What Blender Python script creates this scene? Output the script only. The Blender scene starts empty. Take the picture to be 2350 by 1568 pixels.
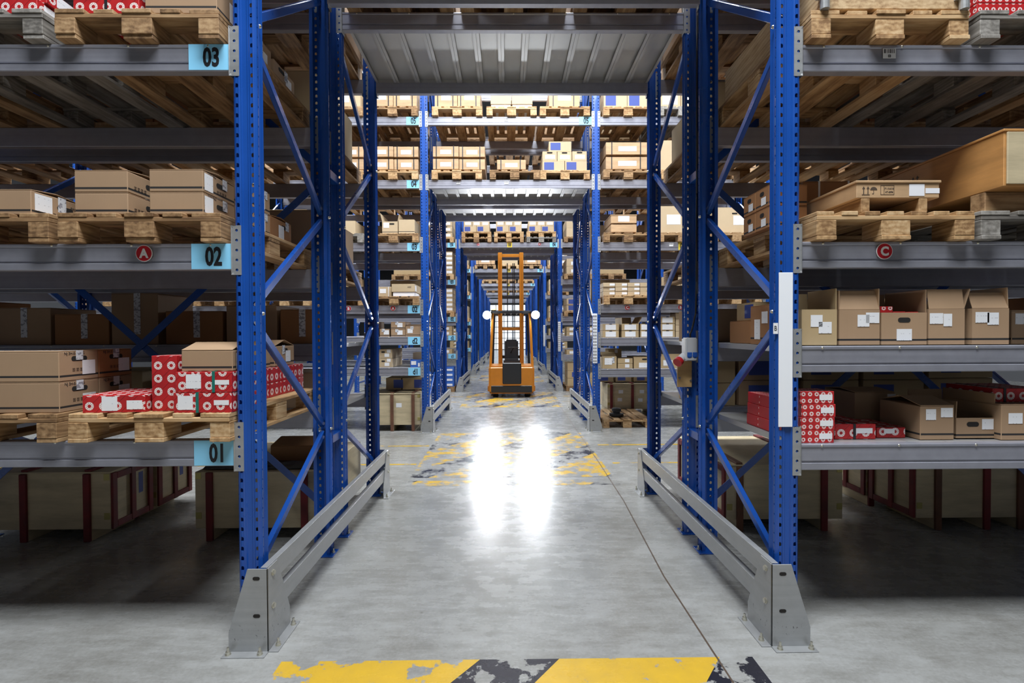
import bpy, bmesh, math, random
from mathutils import Matrix, Vector

# ------------------------------------------------------------------ camera, world, light, exposure
SC = bpy.context.scene
COL = SC.collection
CAM_H = 1.571
PITCH, YAW, ROLL = 0.0151, 0.0095, 0.0045          # radians: slightly down, slightly right
cam_data = bpy.data.cameras.new('camera')
cam_data.sensor_width = 36.0
cam_data.lens = 18.143
cam_data.clip_start = 0.05
cam_data.clip_end = 200
cam = bpy.data.objects.new('camera', cam_data)
COL.objects.link(cam)
cam.matrix_world = (Matrix.Translation((0, 0, CAM_H)) @ Matrix.Rotation(-YAW, 4, 'Z')
                    @ Matrix.Rotation(math.pi / 2 - PITCH, 4, 'X') @ Matrix.Rotation(-ROLL, 4, 'Z'))
SC.camera = cam

SC.view_settings.view_transform = 'Standard'
SC.view_settings.look = 'None'
SC.view_settings.gamma = 1.0
SC.view_settings.use_curve_mapping = False
SC.view_settings.exposure = 0.0

world = bpy.data.worlds.new('world')
SC.world = world
world.use_nodes = True
world.node_tree.nodes['Background'].inputs[0].default_value = (0.86, 0.92, 1.0, 1)
world.node_tree.nodes['Background'].inputs[1].default_value = 0.01

BLOCK_Y = [2.632 + 5.668 * k for k in range(7)]    # aisle-side faces of the seven double racks
AISLE_Y = [0.3] + [y + 2.459 + 1.1 for y in BLOCK_Y]

def area_light(x, y, z, sx, sy, power, color=(0.93, 0.97, 1.0), tilt=0.0):
    d = bpy.data.lights.new('aisle_lamp_light', 'AREA')
    d.shape = 'RECTANGLE'
    d.size, d.size_y = sx, sy
    d.energy = power
    d.color = color
    o = bpy.data.objects.new('aisle_lamp_light', d)
    o.location = (x, y, z)
    o.rotation_euler = (tilt, 0, 0)
    COL.objects.link(o)
    return o

LAMP_POWER = [1270, 560, 430, 360, 300, 240, 240, 240]
LAMP_Z = [8.6] + [8.0] * 7
def LAMP_X(k):
    return (0.4,) if k == 0 or k > 4 else (-5.6, 0.4, 6.4)
for k, ay in enumerate(AISLE_Y):
    p = LAMP_POWER[k]
    for lx in LAMP_X(k):
        area_light(lx, ay, LAMP_Z[k], 4.6 if k == 0 else 2.6, 2.2 if k == 0 else 1.8, p)

# ------------------------------------------------------------------ materials
def mat(name):
    m = bpy.data.materials.new(name)
    m.use_nodes = True
    nt = m.node_tree
    b = nt.nodes['Principled BSDF']
    return m, nt, b

def node(nt, t, **kw):
    n = nt.nodes.new(t)
    for k, v in kw.items():
        setattr(n, k, v)
    return n

def link(nt, a, b):
    nt.links.new(a, b)

def ramp(nt, fac, stops):
    r = node(nt, 'ShaderNodeValToRGB')
    e = r.color_ramp.elements
    while len(e) < len(stops):
        e.new(0.5)
    for i, (p, c) in enumerate(stops):
        e[i].position = p
        e[i].color = (c[0], c[1], c[2], 1) if not isinstance(c, (int, float)) else (c, c, c, 1)
    link(nt, fac, r.inputs[0])
    return r.outputs[0]

def noise(nt, vec, scale, detail=4, rough=0.55):
    n = node(nt, 'ShaderNodeTexNoise')
    n.inputs['Scale'].default_value = scale
    n.inputs['Detail'].default_value = detail
    n.inputs['Roughness'].default_value = rough
    if vec is not None:
        link(nt, vec, n.inputs['Vector'])
    return n.outputs['Fac']

def math_(nt, op, a, b=None, c=None):
    n = node(nt, 'ShaderNodeMath', operation=op)
    for i, v in enumerate((a, b, c)):
        if v is None:
            continue
        if isinstance(v, (int, float)):
            n.inputs[i].default_value = v
        else:
            link(nt, v, n.inputs[i])
    return n.outputs[0]

def mixc(nt, fac, a, b, mode='MIX'):
    n = node(nt, 'ShaderNodeMix', data_type='RGBA', blend_type=mode)
    for s, v in ((n.inputs['Factor'], fac), (n.inputs['A'], a), (n.inputs['B'], b)):
        if isinstance(v, (int, float)):
            s.default_value = v
        elif isinstance(v, tuple):
            s.default_value = (v[0], v[1], v[2], 1)
        else:
            link(nt, v, s)
    return n.outputs['Result']

def objcoord(nt, scale=None):
    t = node(nt, 'ShaderNodeTexCoord')
    if scale is None:
        return t.outputs['Object']
    mp = node(nt, 'ShaderNodeMapping')
    mp.inputs['Scale'].default_value = scale
    link(nt, t.outputs['Object'], mp.inputs['Vector'])
    # each object shifted by its own random number, so copies do not repeat
    oi = node(nt, 'ShaderNodeObjectInfo')
    sh = math_(nt, 'MULTIPLY', oi.outputs['Random'], 37.0)
    va = node(nt, 'ShaderNodeVectorMath', operation='ADD')
    link(nt, mp.outputs[0], va.inputs[0])
    link(nt, sh, va.inputs[1])
    return va.outputs[0]

def rnd(nt):
    return node(nt, 'ShaderNodeObjectInfo').outputs['Random']

def bump(nt, b, h, strength, dist=0.002):
    n = node(nt, 'ShaderNodeBump')
    n.inputs['Strength'].default_value = strength
    n.inputs['Distance'].default_value = dist
    link(nt, h, n.inputs['Height'])
    link(nt, n.outputs[0], b.inputs['Normal'])

def plain(name, color, rough=0.5, metal=0.0, var=0.0, coat=0.0, nscale=6.0):
    m, nt, b = mat(name)
    b.inputs['Roughness'].default_value = rough
    b.inputs['Metallic'].default_value = metal
    b.inputs['Coat Weight'].default_value = coat
    if var:
        v = objcoord(nt, (1, 1, 1))
        f = noise(nt, v, nscale, 5)
        lo = tuple(c * (1 - var) for c in color)
        hi = tuple(min(1, c * (1 + var)) for c in color)
        link(nt, ramp(nt, f, [(0.3, lo), (0.7, hi)]), b.inputs['Base Color'])
        link(nt, ramp(nt, f, [(0.3, min(1, rough * 0.85)), (0.7, min(1, rough * 1.2))]), b.inputs['Roughness'])
    else:
        b.inputs['Base Color'].default_value = (*color, 1)
    return m

def emitter(name, color, strength):
    m, nt, b = mat(name)
    b.inputs['Base Color'].default_value = (*color, 1)
    b.inputs['Emission Color'].default_value = (*color, 1)
    b.inputs['Emission Strength'].default_value = strength
    return m

def concrete_nodes(nt):
    """mottled polished concrete in world metres: colour, roughness"""
    v = objcoord(nt)
    big = noise(nt, v, 0.9, 6, 0.62)
    mid = noise(nt, v, 5.0, 7, 0.65)
    fine = noise(nt, v, 60.0, 3, 0.6)
    mp = node(nt, 'ShaderNodeMapping')
    mp.inputs['Scale'].default_value = (1.2, 5.0, 1)
    mp.inputs['Rotation'].default_value = (0, 0, 0.5)
    link(nt, v, mp.inputs['Vector'])
    swirl = noise(nt, mp.outputs[0], 3.2, 9, 0.72)
    s = math_(nt, 'ADD', math_(nt, 'MULTIPLY', big, 0.38), math_(nt, 'MULTIPLY', mid, 0.18))
    s = math_(nt, 'ADD', s, math_(nt, 'MULTIPLY', swirl, 0.36))
    s = math_(nt, 'ADD', s, math_(nt, 'MULTIPLY', fine, 0.16))
    c = ramp(nt, s, [(0.36, (0.140, 0.133, 0.118)), (0.48, (0.222, 0.220, 0.208)), (0.58, (0.295, 0.297, 0.290)), (0.72, (0.37, 0.378, 0.38))])
    r = ramp(nt, math_(nt, 'ADD', math_(nt, 'MULTIPLY', mid, 0.6), math_(nt, 'MULTIPLY', swirl, 0.4)), [(0.35, 0.20), (0.7, 0.36)])
    return v, c, r, swirl

def make_concrete():
    m, nt, b = mat('polished_concrete')
    v, c, r, sw = concrete_nodes(nt)
    # scattered dark scuffs
    vo = node(nt, 'ShaderNodeTexVoronoi')
    vo.inputs['Scale'].default_value = 3.2
    link(nt, v, vo.inputs['Vector'])
    d = ramp(nt, vo.outputs['Distance'], [(0.0, 1.0), (0.035, 0.0)])
    c = mixc(nt, math_(nt, 'MULTIPLY', d, 0.5), c, (0.06, 0.06, 0.055))
    link(nt, c, b.inputs['Base Color'])
    link(nt, r, b.inputs['Roughness'])
    bump(nt, b, sw, 0.05, 0.004)
    return m

def make_hazard(name, wear, soft, striped=True, first=-99.0):
    """floor paint, diagonal yellow/black, worn through to the concrete"""
    m, nt, b = mat(name)
    v, c, r, sw = concrete_nodes(nt)
    sp = node(nt, 'ShaderNodeSeparateXYZ')
    link(nt, v, sp.inputs[0])
    if striped:
        # X - 0.75 Y repeats every 1.16 m, black for 0.38 m of it
        t = math_(nt, 'SUBTRACT', sp.outputs[0], math_(nt, 'MULTIPLY', sp.outputs[1], 0.75))
        t = math_(nt, 'ADD', t, 1.987 + 11.6)
        t = math_(nt, 'FRACT', math_(nt, 'DIVIDE', t, 1.16))
        blk = math_(nt, 'LESS_THAN', t, 0.33)
        raw = math_(nt, 'SUBTRACT', sp.outputs[0], math_(nt, 'MULTIPLY', sp.outputs[1], 0.75))
        blk = math_(nt, 'MULTIPLY', blk, math_(nt, 'GREATER_THAN', raw, first))
    else:
        blk = 0.0
    n1 = noise(nt, v, 7.0, 8, 0.6)
    n2 = noise(nt, v, 1.6, 3, 0.5)
    dirt = ramp(nt, n1, [(0.3, 0.0), (0.8, 0.35)])
    yel = mixc(nt, dirt, (0.60, 0.375, 0.03), (0.26, 0.18, 0.05))
    paint = mixc(nt, blk, yel, (0.018, 0.018, 0.026))
    w = math_(nt, 'ADD', math_(nt, 'MULTIPLY', n1, 0.75), math_(nt, 'MULTIPLY', n2, 0.45))
    w = math_(nt, 'ADD', w, math_(nt, 'MULTIPLY', blk, 0.02) if striped else 0.0)
    bare = ramp(nt, w, [(wear - soft, 0.0), (wear + soft, 1.0)])
    link(nt, mixc(nt, bare, paint, c), b.inputs['Base Color'])
    link(nt, r, b.inputs['Roughness'])
    return m

def make_wood(name, lo, mid, hi, axis='Y', rough=0.75, ringy=False):
    m, nt, b = mat(name)
    sc = {'Y': (9, 0.9, 9), 'X': (0.9, 9, 9), 'Z': (9, 9, 0.9)}[axis]
    v = objcoord(nt, sc)
    grain = noise(nt, v, 3.2, 6, 0.6)
    v2 = objcoord(nt, (1, 1, 1))
    blotch = noise(nt, v2, 5.0, 4, 0.6)
    knot = node(nt, 'ShaderNodeTexVoronoi')
    knot.inputs['Scale'].default_value = 4.5
    link(nt, v2, knot.inputs['Vector'])
    s = math_(nt, 'ADD', math_(nt, 'MULTIPLY', grain, 0.65), math_(nt, 'MULTIPLY', blotch, 0.25))
    s = math_(nt, 'ADD', s, math_(nt, 'MULTIPLY', rnd(nt), 0.14))
    if ringy:
        wv = node(nt, 'ShaderNodeTexWave', wave_type='RINGS')
        wv.inputs['Scale'].default_value = 2.0
        wv.inputs['Distortion'].default_value = 7.0
        wv.inputs['Detail'].default_value = 2.0
        link(nt, v, wv.inputs['Vector'])
        s = math_(nt, 'ADD', math_(nt, 'MULTIPLY', s, 0.92), math_(nt, 'MULTIPLY', wv.outputs['Fac'], 0.085))
    c = ramp(nt, s, [(0.39, lo), (0.52, mid), (0.66, hi)])
    kn = ramp(nt, knot.outputs['Distance'], [(0.0, 1.0), (0.07, 0.0)])
    c = mixc(nt, math_(nt, 'MULTIPLY', kn, 0.6), c, tuple(x * 0.35 for x in lo))
    link(nt, c, b.inputs['Base Color'])
    b.inputs['Roughness'].default_value = rough
    bump(nt, b, grain, 0.35, 0.003)
    return m

def make_cardboard(name, color, var=0.10):
    m, nt, b = mat(name)
    v = objcoord(nt, (1, 1, 1))
    f = noise(nt, v, 3.0, 5, 0.6)
    flute = objcoord(nt, (160, 160, 2))
    g = noise(nt, flute, 1.0, 2)
    s = math_(nt, 'ADD', math_(nt, 'MULTIPLY', f, 0.7), math_(nt, 'MULTIPLY', g, 0.12))
    s = math_(nt, 'ADD', s, math_(nt, 'MULTIPLY', rnd(nt), 0.25))
    c = ramp(nt, s, [(0.3, tuple(x * (1 - var) for x in color)), (0.85, tuple(min(1, x * (1 + var)) for x in color))])
    link(nt, c, b.inputs['Base Color'])
    b.inputs['Roughness'].default_value = 0.8
    return m

def make_bearing_red(name, pitch, lines):
    """red carton print: rows of white bearing rings, in metres on the box faces"""
    m, nt, b = mat(name)
    tc = node(nt, 'ShaderNodeUVMap')
    sp = node(nt, 'ShaderNodeSeparateXYZ')
    link(nt, tc.outputs[0], sp.inputs[0])
    v0 = math_(nt, 'DIVIDE', sp.outputs[1], pitch)
    row = math_(nt, 'FLOOR', v0)
    off = math_(nt, 'MULTIPLY', math_(nt, 'MODULO', math_(nt, 'ABSOLUTE', row), 2.0), 0.0 if lines else 0.0)
    u0 = math_(nt, 'ADD', math_(nt, 'DIVIDE', sp.outputs[0], pitch), off)
    du = math_(nt, 'SUBTRACT', math_(nt, 'FRACT', u0), 0.5)
    dv = math_(nt, 'SUBTRACT', math_(nt, 'FRACT', v0), 0.5)
    rr = math_(nt, 'SQRT', math_(nt, 'ADD', math_(nt, 'MULTIPLY', du, du), math_(nt, 'MULTIPLY', dv, dv)))
    ring = math_(nt, 'MULTIPLY', math_(nt, 'GREATER_THAN', rr, 0.135), math_(nt, 'LESS_THAN', rr, 0.31))
    ang = math_(nt, 'ARCTAN2', dv, du)
    tk = math_(nt, 'FRACT', math_(nt, 'MULTIPLY', ang, 11 / (2 * math.pi)))
    tick = math_(nt, 'MULTIPLY', math_(nt, 'LESS_THAN', tk, 0.26), math_(nt, 'GREATER_THAN', rr, 0.175))
    tick = math_(nt, 'MULTIPLY', tick, math_(nt, 'LESS_THAN', rr, 0.275))
    white = math_(nt, 'MULTIPLY', ring, math_(nt, 'SUBTRACT', 1.0, tick))
    v = objcoord(nt, (1, 1, 1))
    n = noise(nt, v, 9, 6, 0.65)
    red = ramp(nt, n, [(0.3, (0.36, 0.012, 0.016)), (0.7, (0.55, 0.022, 0.024))])
    if lines:
        ln = math_(nt, 'FRACT', math_(nt, 'MULTIPLY', math_(nt, 'SUBTRACT', sp.outputs[0], sp.outputs[1]), 1 / (pitch * 0.9)))
        ln = math_(nt, 'LESS_THAN', ln, 0.05)
        red = mixc(nt, math_(nt, 'MULTIPLY', ln, 0.75), red, (0.06, 0.004, 0.006))
    c = mixc(nt, white, red, (0.80, 0.76, 0.74))
    link(nt, c, b.inputs['Base Color'])
    b.inputs['Roughness'].default_value = 0.42
    return m

def make_plywood(name, base):
    m, nt, b = mat(name)
    v = objcoord(nt, (0.8, 0.8, 5))
    g = noise(nt, v, 3.0, 6, 0.62)
    v2 = objcoord(nt, (1, 1, 1))
    k = node(nt, 'ShaderNodeTexVoronoi')
    k.inputs['Scale'].default_value = 5.0
    link(nt, v2, k.inputs['Vector'])
    st = noise(nt, v2, 2.0, 5, 0.7)
    c = ramp(nt, math_(nt, 'ADD', math_(nt, 'MULTIPLY', g, 0.7), math_(nt, 'MULTIPLY', st, 0.3)),
             [(0.35, tuple(x * 0.74 for x in base)), (0.65, tuple(min(1, x * 1.15) for x in base))])
    kn = ramp(nt, k.outputs['Distance'], [(0.0, 1.0), (0.06, 0.0)])
    c = mixc(nt, math_(nt, 'MULTIPLY', kn, 0.65), c, (0.09, 0.045, 0.018))
    link(nt, c, b.inputs['Base Color'])
    b.inputs['Roughness'].default_value = 0.6
    return m

def make_galv(name, col, rough, metal):
    m, nt, b = mat(name)
    v = objcoord(nt, (1, 1, 1))
    f = noise(nt, v, 14, 5, 0.6)
    streak = noise(nt, objcoord(nt, (0.6, 6, 40)), 1.0, 3)
    s = math_(nt, 'ADD', math_(nt, 'MULTIPLY', f, 0.5), math_(nt, 'MULTIPLY', streak, 0.5))
    link(nt, ramp(nt, s, [(0.3, tuple(x * 0.86 for x in col)), (0.7, tuple(min(1, x * 1.1) for x in col))]), b.inputs['Base Color'])
    link(nt, ramp(nt, s, [(0.3, rough * 0.85), (0.7, rough * 1.2)]), b.inputs['Roughness'])
    b.inputs['Metallic'].default_value = metal
    return m

def make_paper(name, dense):
    """white shipping label with a few faint printed lines"""
    m, nt, b = mat(name)
    tc = node(nt, 'ShaderNodeUVMap')
    sp = node(nt, 'ShaderNodeSeparateXYZ')
    link(nt, tc.outputs[0], sp.inputs[0])
    rows = math_(nt, 'LESS_THAN', math_(nt, 'FRACT', math_(nt, 'MULTIPLY', sp.outputs[1], 1 / 0.034)), 0.09)
    t = objcoord(nt, (90, 90, 1))
    wd = math_(nt, 'GREATER_THAN', noise(nt, t, 1.0, 1), dense)
    ink = math_(nt, 'MULTIPLY', rows, wd)
    link(nt, mixc(nt, math_(nt, 'MULTIPLY', ink, 0.45), (0.80, 0.81, 0.84), (0.16, 0.16, 0.2)), b.inputs['Base Color'])
    b.inputs['Roughness'].default_value = 0.5
    return m

def make_tape(name):
    m, nt, b = mat(name)
    v = objcoord(nt, (45, 70, 70))
    n = noise(nt, v, 1.0, 2)
    link(nt, ramp(nt, n, [(0.52, (0.66, 0.68, 0.72)), (0.56, (0.30, 0.30, 0.34))]), b.inputs['Base Color'])
    b.inputs['Roughness'].default_value = 0.25
    return m

def make_barcode(name, freq):
    m, nt, b = mat(name)
    tc = node(nt, 'ShaderNodeUVMap')
    sp = node(nt, 'ShaderNodeSeparateXYZ')
    link(nt, tc.outputs[0], sp.inputs[0])
    n = node(nt, 'ShaderNodeTexNoise', noise_dimensions='1D')
    n.inputs['Scale'].default_value = freq
    n.inputs['Detail'].default_value = 0
    link(nt, sp.outputs[0], n.inputs['W'])
    k = math_(nt, 'GREATER_THAN', n.outputs['Fac'], 0.5)
    link(nt, mixc(nt, k, (0.75, 0.76, 0.8), (0.03, 0.03, 0.03)), b.inputs['Base Color'])
    return m

M = {}
M['concrete'] = make_concrete()
M['hazard'] = make_hazard('hazard_paint', 0.662, 0.010, True, -2.4)
M['hazard_worn'] = make_hazard('worn_hazard_paint', 0.585, 0.045)
M['line'] = make_hazard('yellow_line_paint', 0.66, 0.03, False)
M['blue'] = plain('blue_powder_coat', (0.008, 0.072, 0.36), 0.28, 0.0, 0.10, 0.25, 3.0)
M['galv'] = make_galv('galvanised_steel', (0.33, 0.335, 0.39), 0.36, 0.45)
M['galv_deck'] = plain('galvanised_sheet', (0.44, 0.44, 0.44), 0.42, 0.6, 0.05, 0.0, 3.0)
M['galv_guard'] = make_galv('galvanised_guard', (0.40, 0.41, 0.42), 0.36, 0.5)
def add_scuffs(m):
    nt = m.node_tree
    b = nt.nodes['Principled BSDF']
    tc = node(nt, 'ShaderNodeTexCoord')
    sp = node(nt, 'ShaderNodeSeparateXYZ')
    link(nt, tc.outputs['Object'], sp.inputs[0])
    mp = node(nt, 'ShaderNodeMapping')
    mp.inputs['Scale'].default_value = (75, 75, 55)
    link(nt, tc.outputs['Object'], mp.inputs['Vector'])
    n = noise(nt, mp.outputs[0], 1.0, 3, 0.7)
    band = ramp(nt, sp.outputs[2], [(0.045, 0.0), (0.075, 1.0), (0.105, 1.0), (0.16, 0.0)])
    k = math_(nt, 'MULTIPLY', band, ramp(nt, n, [(0.62, 0.0), (0.66, 1.0)]))
    old = b.inputs['Base Color'].links[0].from_socket
    link(nt, mixc(nt, math_(nt, 'MULTIPLY', k, 0.85), old, (0.03, 0.03, 0.032)), b.inputs['Base Color'])
add_scuffs(M['galv_guard'])
M['zinc'] = plain('zinc_bolt', (0.62, 0.60, 0.52), 0.3, 0.9)
M['sign_blue'] = plain('light_blue_sign', (0.26, 0.64, 0.92), 0.4)
M['sign_yellow'] = plain('yellow_sign', (0.80, 0.62, 0.06), 0.4)
M['ink'] = plain('black_ink', (0.012, 0.012, 0.016), 0.5)
M['white'] = plain('white_plastic', (0.80, 0.81, 0.83), 0.4)
M['white_board'] = plain('white_board', (0.86, 0.89, 0.95), 0.5)
M['badge_red'] = plain('red_badge', (0.46, 0.010, 0.020), 0.35)
for tone, (lo, mi, hi) in {'fresh': ((0.22, 0.115, 0.045), (0.44, 0.27, 0.125), (0.60, 0.42, 0.235)),
                           'brown': ((0.135, 0.07, 0.028), (0.30, 0.175, 0.08), (0.46, 0.30, 0.155)),
                           'grey': ((0.10, 0.09, 0.08), (0.20, 0.185, 0.165), (0.33, 0.31, 0.285))}.items():
    M['wood_' + tone + '_y'] = make_wood('pallet_wood_' + tone, lo, mi, hi, 'Y')
    M['wood_' + tone + '_x'] = make_wood('pallet_wood_across_' + tone, lo, mi, hi, 'X')
    M['wood_' + tone + '_b'] = make_wood('pallet_block_' + tone, lo, mi, hi, 'Y', 0.8, True)
M['kraft'] = make_cardboard('kraft_cardboard', (0.36, 0.235, 0.14))
M['kraft_in'] = make_cardboard('kraft_cardboard_inside', (0.31, 0.20, 0.115))
M['tan'] = make_cardboard('tan_cardboard', (0.45, 0.33, 0.18))
M['pale'] = make_cardboard('pale_cardboard', (0.50, 0.385, 0.245))
M['rust'] = make_cardboard('rust_brown_cardboard', (0.33, 0.155, 0.062))
M['stripe'] = plain('black_print', (0.020, 0.018, 0.018), 0.7)
M['print'] = plain('dark_print', (0.07, 0.045, 0.03), 0.7)
M['blueprint'] = plain('blue_print', (0.045, 0.075, 0.30), 0.6)
M['bluebox'] = plain('blue_carton', (0.03, 0.13, 0.52), 0.5, 0, 0.15)
M['red_small'] = make_bearing_red('red_bearing_print_small', 0.0345, False)
M['red_large'] = make_bearing_red('red_bearing_print_large', 0.067, True)
M['red_plain'] = plain('plain_red_card', (0.42, 0.010, 0.016), 0.45, 0, 0.12)
M['paper'] = make_paper('white_label', 0.58)
M['paper_blank'] = plain('white_label_blank', (0.78, 0.79, 0.84), 0.5)
M['tape'] = make_tape('printed_tape')
M['strap_dark'] = plain('dark_strap', (0.02, 0.02, 0.025), 0.4)
M['strap_white'] = plain('white_strap', (0.75, 0.75, 0.75), 0.4)
M['strap_green'] = plain('green_strap', (0.01, 0.16, 0.13), 0.4)
M['ply'] = make_plywood('pale_plywood', (0.54, 0.45, 0.29))
M['ply_orange'] = make_plywood('orange_plywood', (0.50, 0.245, 0.075))
M['crate_wood'] = make_plywood('crate_board', (0.50, 0.325, 0.18))
M['batten_red'] = plain('red_stained_batten', (0.15, 0.018, 0.020), 0.7, 0, 0.4)
M['batten_brown'] = plain('brown_batten', (0.13, 0.055, 0.030), 0.7, 0, 0.4)
M['timber'] = make_wood('grained_timber', (0.27, 0.16, 0.075), (0.46, 0.31, 0.165), (0.60, 0.44, 0.26), 'Y', 0.7, True)
M['brass'] = plain('brass_bracket', (0.42, 0.36, 0.13), 0.4, 0.6)
M['hole'] = plain('dark_opening', (0.012, 0.010, 0.009), 0.9)
M['film'] = plain('clear_film', (0.66, 0.68, 0.70), 0.15)
M['wall'] = plain('grey_wall_panel', (0.08, 0.083, 0.09), 0.7)
M['truck'] = plain('orange_truck_paint', (0.52, 0.185, 0.012), 0.35, 0, 0.08)
M['rubber'] = plain('black_rubber', (0.018, 0.018, 0.02), 0.6)
M['black'] = plain('black_steel', (0.02, 0.021, 0.024), 0.4, 0.2)
M['lamp_white'] = emitter('white_headlamp', (0.90, 0.95, 1.0), 800.0)
M['lamp_amber'] = emitter('amber_beacon', (1.0, 0.36, 0.03), 45.0)
M['daylight'] = emitter('daylit_pane', (0.82, 0.90, 1.0), 1.6)
M['lamp_tube'] = emitter('aisle_lamp_tube', (0.93, 0.97, 1.0), 8.0)
M['socket_grey'] = plain('grey_socket_box', (0.62, 0.64, 0.67), 0.4)
M['socket_blue'] = plain('blue_socket', (0.03, 0.12, 0.50), 0.35)
M['socket_red'] = plain('red_socket', (0.50, 0.015, 0.02), 0.35)
M['board'] = make_plywood('socket_board', (0.52, 0.34, 0.15))

# ------------------------------------------------------------------ mesh tools
class MB:
    """collects shapes and links them as ONE mesh object"""
    def __init__(self):
        self.v, self.f, self.m, self.uv = [], [], [], []

    def face(self, idx, mi=0, uv=None):
        self.f.append(idx); self.m.append(mi); self.uv.append(uv)

    def box(self, x0, x1, y0, y1, z0, z1, mi=0):
        b = len(self.v)
        self.v += [(x0, y0, z0), (x1, y0, z0), (x1, y1, z0), (x0, y1, z0), (x0, y0, z1), (x1, y0, z1), (x1, y1, z1), (x0, y1, z1)]
        w, d, h = x1 - x0, y1 - y0, z1 - z0
        def q(a, ww, hh):
            self.face([b + i for i in a], mi, [(0, 0), (ww, 0), (ww, hh), (0, hh)])
        q((0, 1, 5, 4), w, h); q((1, 2, 6, 5), d, h); q((2, 3, 7, 6), w, h); q((3, 0, 4, 7), d, h)
        q((4, 5, 6, 7), w, d); q((3, 2, 1, 0), w, d)
        return self

    def bar(self, p, q, w, t, mi=0, up=(0, 0, 1)):
        """box-section bar from p to q, w across and t deep"""
        p, q = Vector(p), Vector(q)
        d = (q - p).normalized()
        s = d.cross(Vector(up))
        if s.length < 1e-4:
            s = d.cross(Vector((1, 0, 0)))
        s.normalize()
        u = s.cross(d)
        b = len(self.v)
        for c in (p, q):
            for i, j in ((-1, -1), (1, -1), (1, 1), (-1, 1)):
                self.v.append(tuple(c + s * (i * w / 2) + u * (j * t / 2)))
        for a in ((0, 1, 5, 4), (1, 2, 6, 5), (2, 3, 7, 6), (3, 0, 4, 7)):
            self.face([b + i for i in a], mi)
        self.face([b + 3, b + 2, b + 1, b], mi); self.face([b + 4, b + 5, b + 6, b + 7], mi)
        return self

    def extrude(self, prof, a, axis0, axis1, mi=0, closed=True):
        """profile (list of 2D points) swept along one axis; a(p, t) maps profile point + t to 3D"""
        n = len(prof); b = len(self.v)
        for t in (axis0, axis1):
            self.v += [a(p, t) for p in prof]
        for i in range(n if closed else n - 1):
            j = (i + 1) % n
            self.face([b + i, b + j, b + n + j, b + n + i], mi)
        if closed:
            self.face([b + i for i in reversed(range(n))], mi)
            self.face([b + n + i for i in range(n)], mi)
        return self

    def cyl(self, p, q, r, n=12, mi=0, r2=None):
        p, q = Vector(p), Vector(q)
        d = (q - p).normalized()
        s = d.cross(Vector((0, 0, 1)))
        if s.length < 1e-4:
            s = d.cross(Vector((1, 0, 0)))
        s.normalize(); u = s.cross(d)
        b = len(self.v)
        for c, rr in ((p, r), (q, r if r2 is None else r2)):
            for i in range(n):
                a = 2 * math.pi * i / n
                self.v.append(tuple(c + s * (math.cos(a) * rr) + u * (math.sin(a) * rr)))
        for i in range(n):
            j = (i + 1) % n
            self.face([b + i, b + j, b + n + j, b + n + i], mi)
        self.face([b + i for i in reversed(range(n))], mi); self.face([b + n + i for i in range(n)], mi)
        return self

    def lathe(self, prof, n=20, mi=0, c=(0, 0, 0)):
        b = len(self.v)
        for r, z in prof:
            for i in range(n):
                a = 2 * math.pi * i / n
                self.v.append((c[0] + r * math.cos(a), c[1] + r * math.sin(a), c[2] + z))
        for k in range(len(prof) - 1):
            for i in range(n):
                j = (i + 1) % n
                self.face([b + k * n + i, b + k * n + j, b + (k + 1) * n + j, b + (k + 1) * n + i], mi)
        return self

    def mesh(self, name, mats, bevel=0.0, solid=0.0, weld=False, smooth=False, seg=1):
        me = bpy.data.meshes.new(name)
        me.from_pydata(self.v, [], self.f)
        uvl = me.uv_layers.new(name='UVMap')
        li = 0
        for poly, uv in zip(me.polygons, self.uv):
            for k in range(poly.loop_total):
                if uv:
                    uvl.data[poly.loop_start + k].uv = uv[k]
        for i, poly in enumerate(me.polygons):
            poly.material_index = self.m[i]
        bm = bmesh.new()
        bm.from_mesh(me)
        if weld:
            bmesh.ops.remove_doubles(bm, verts=bm.verts, dist=1e-5)
        if solid:
            bmesh.ops.recalc_face_normals(bm, faces=bm.faces)
            bmesh.ops.solidify(bm, geom=bm.faces[:], thickness=solid)
        bmesh.ops.recalc_face_normals(bm, faces=bm.faces)
        if bevel:
            eds = [e for e in bm.edges if len(e.link_faces) == 2 and e.calc_face_angle(0) > 0.6]
            bmesh.ops.bevel(bm, geom=eds, offset=bevel, segments=seg, affect='EDGES', clamp_overlap=True)
        bm.to_mesh(me); bm.free()
        if smooth:
            for poly in me.polygons:
                poly.use_smooth = True
        for m_ in (mats if isinstance(mats, (list, tuple)) else [mats]):
            me.materials.append(M[m_] if isinstance(m_, str) else m_)
        return me

    def build(self, name, mats, parent=None, loc=None, **kw):
        return inst(name, self.mesh(name, mats, **kw), parent, loc)

def inst(name, me, parent=None, loc=None, rz=0.0):
    o = bpy.data.objects.new(name, me)
    COL.objects.link(o)
    if parent is not None:
        o.parent = parent
    if loc is not None:
        o.location = loc
    if rz:
        o.rotation_euler = (0, 0, rz)
    return o

def tag(o, label, cat, group=None):
    o['label'] = label
    o['category'] = cat
    o['kind'] = 'thing'
    if group:
        o['group'] = group
    return o

def thing(name, label, cat, loc=(0, 0, 0), group=None, rz=0.0):
    o = inst(name, None, None, loc, rz)
    o.empty_display_size = 0.1
    return tag(o, label, cat, group)

def struct(o):
    o['kind'] = 'structure'
    return o

CHILDREN = {}
def kids(o):
    return [c for c in o.children]

def dup(o, parent=None):
    c = o.copy()
    COL.objects.link(c)
    if parent is not None:
        c.parent = parent
    for k in kids(o):
        dup(k, c)
    return c

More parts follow.
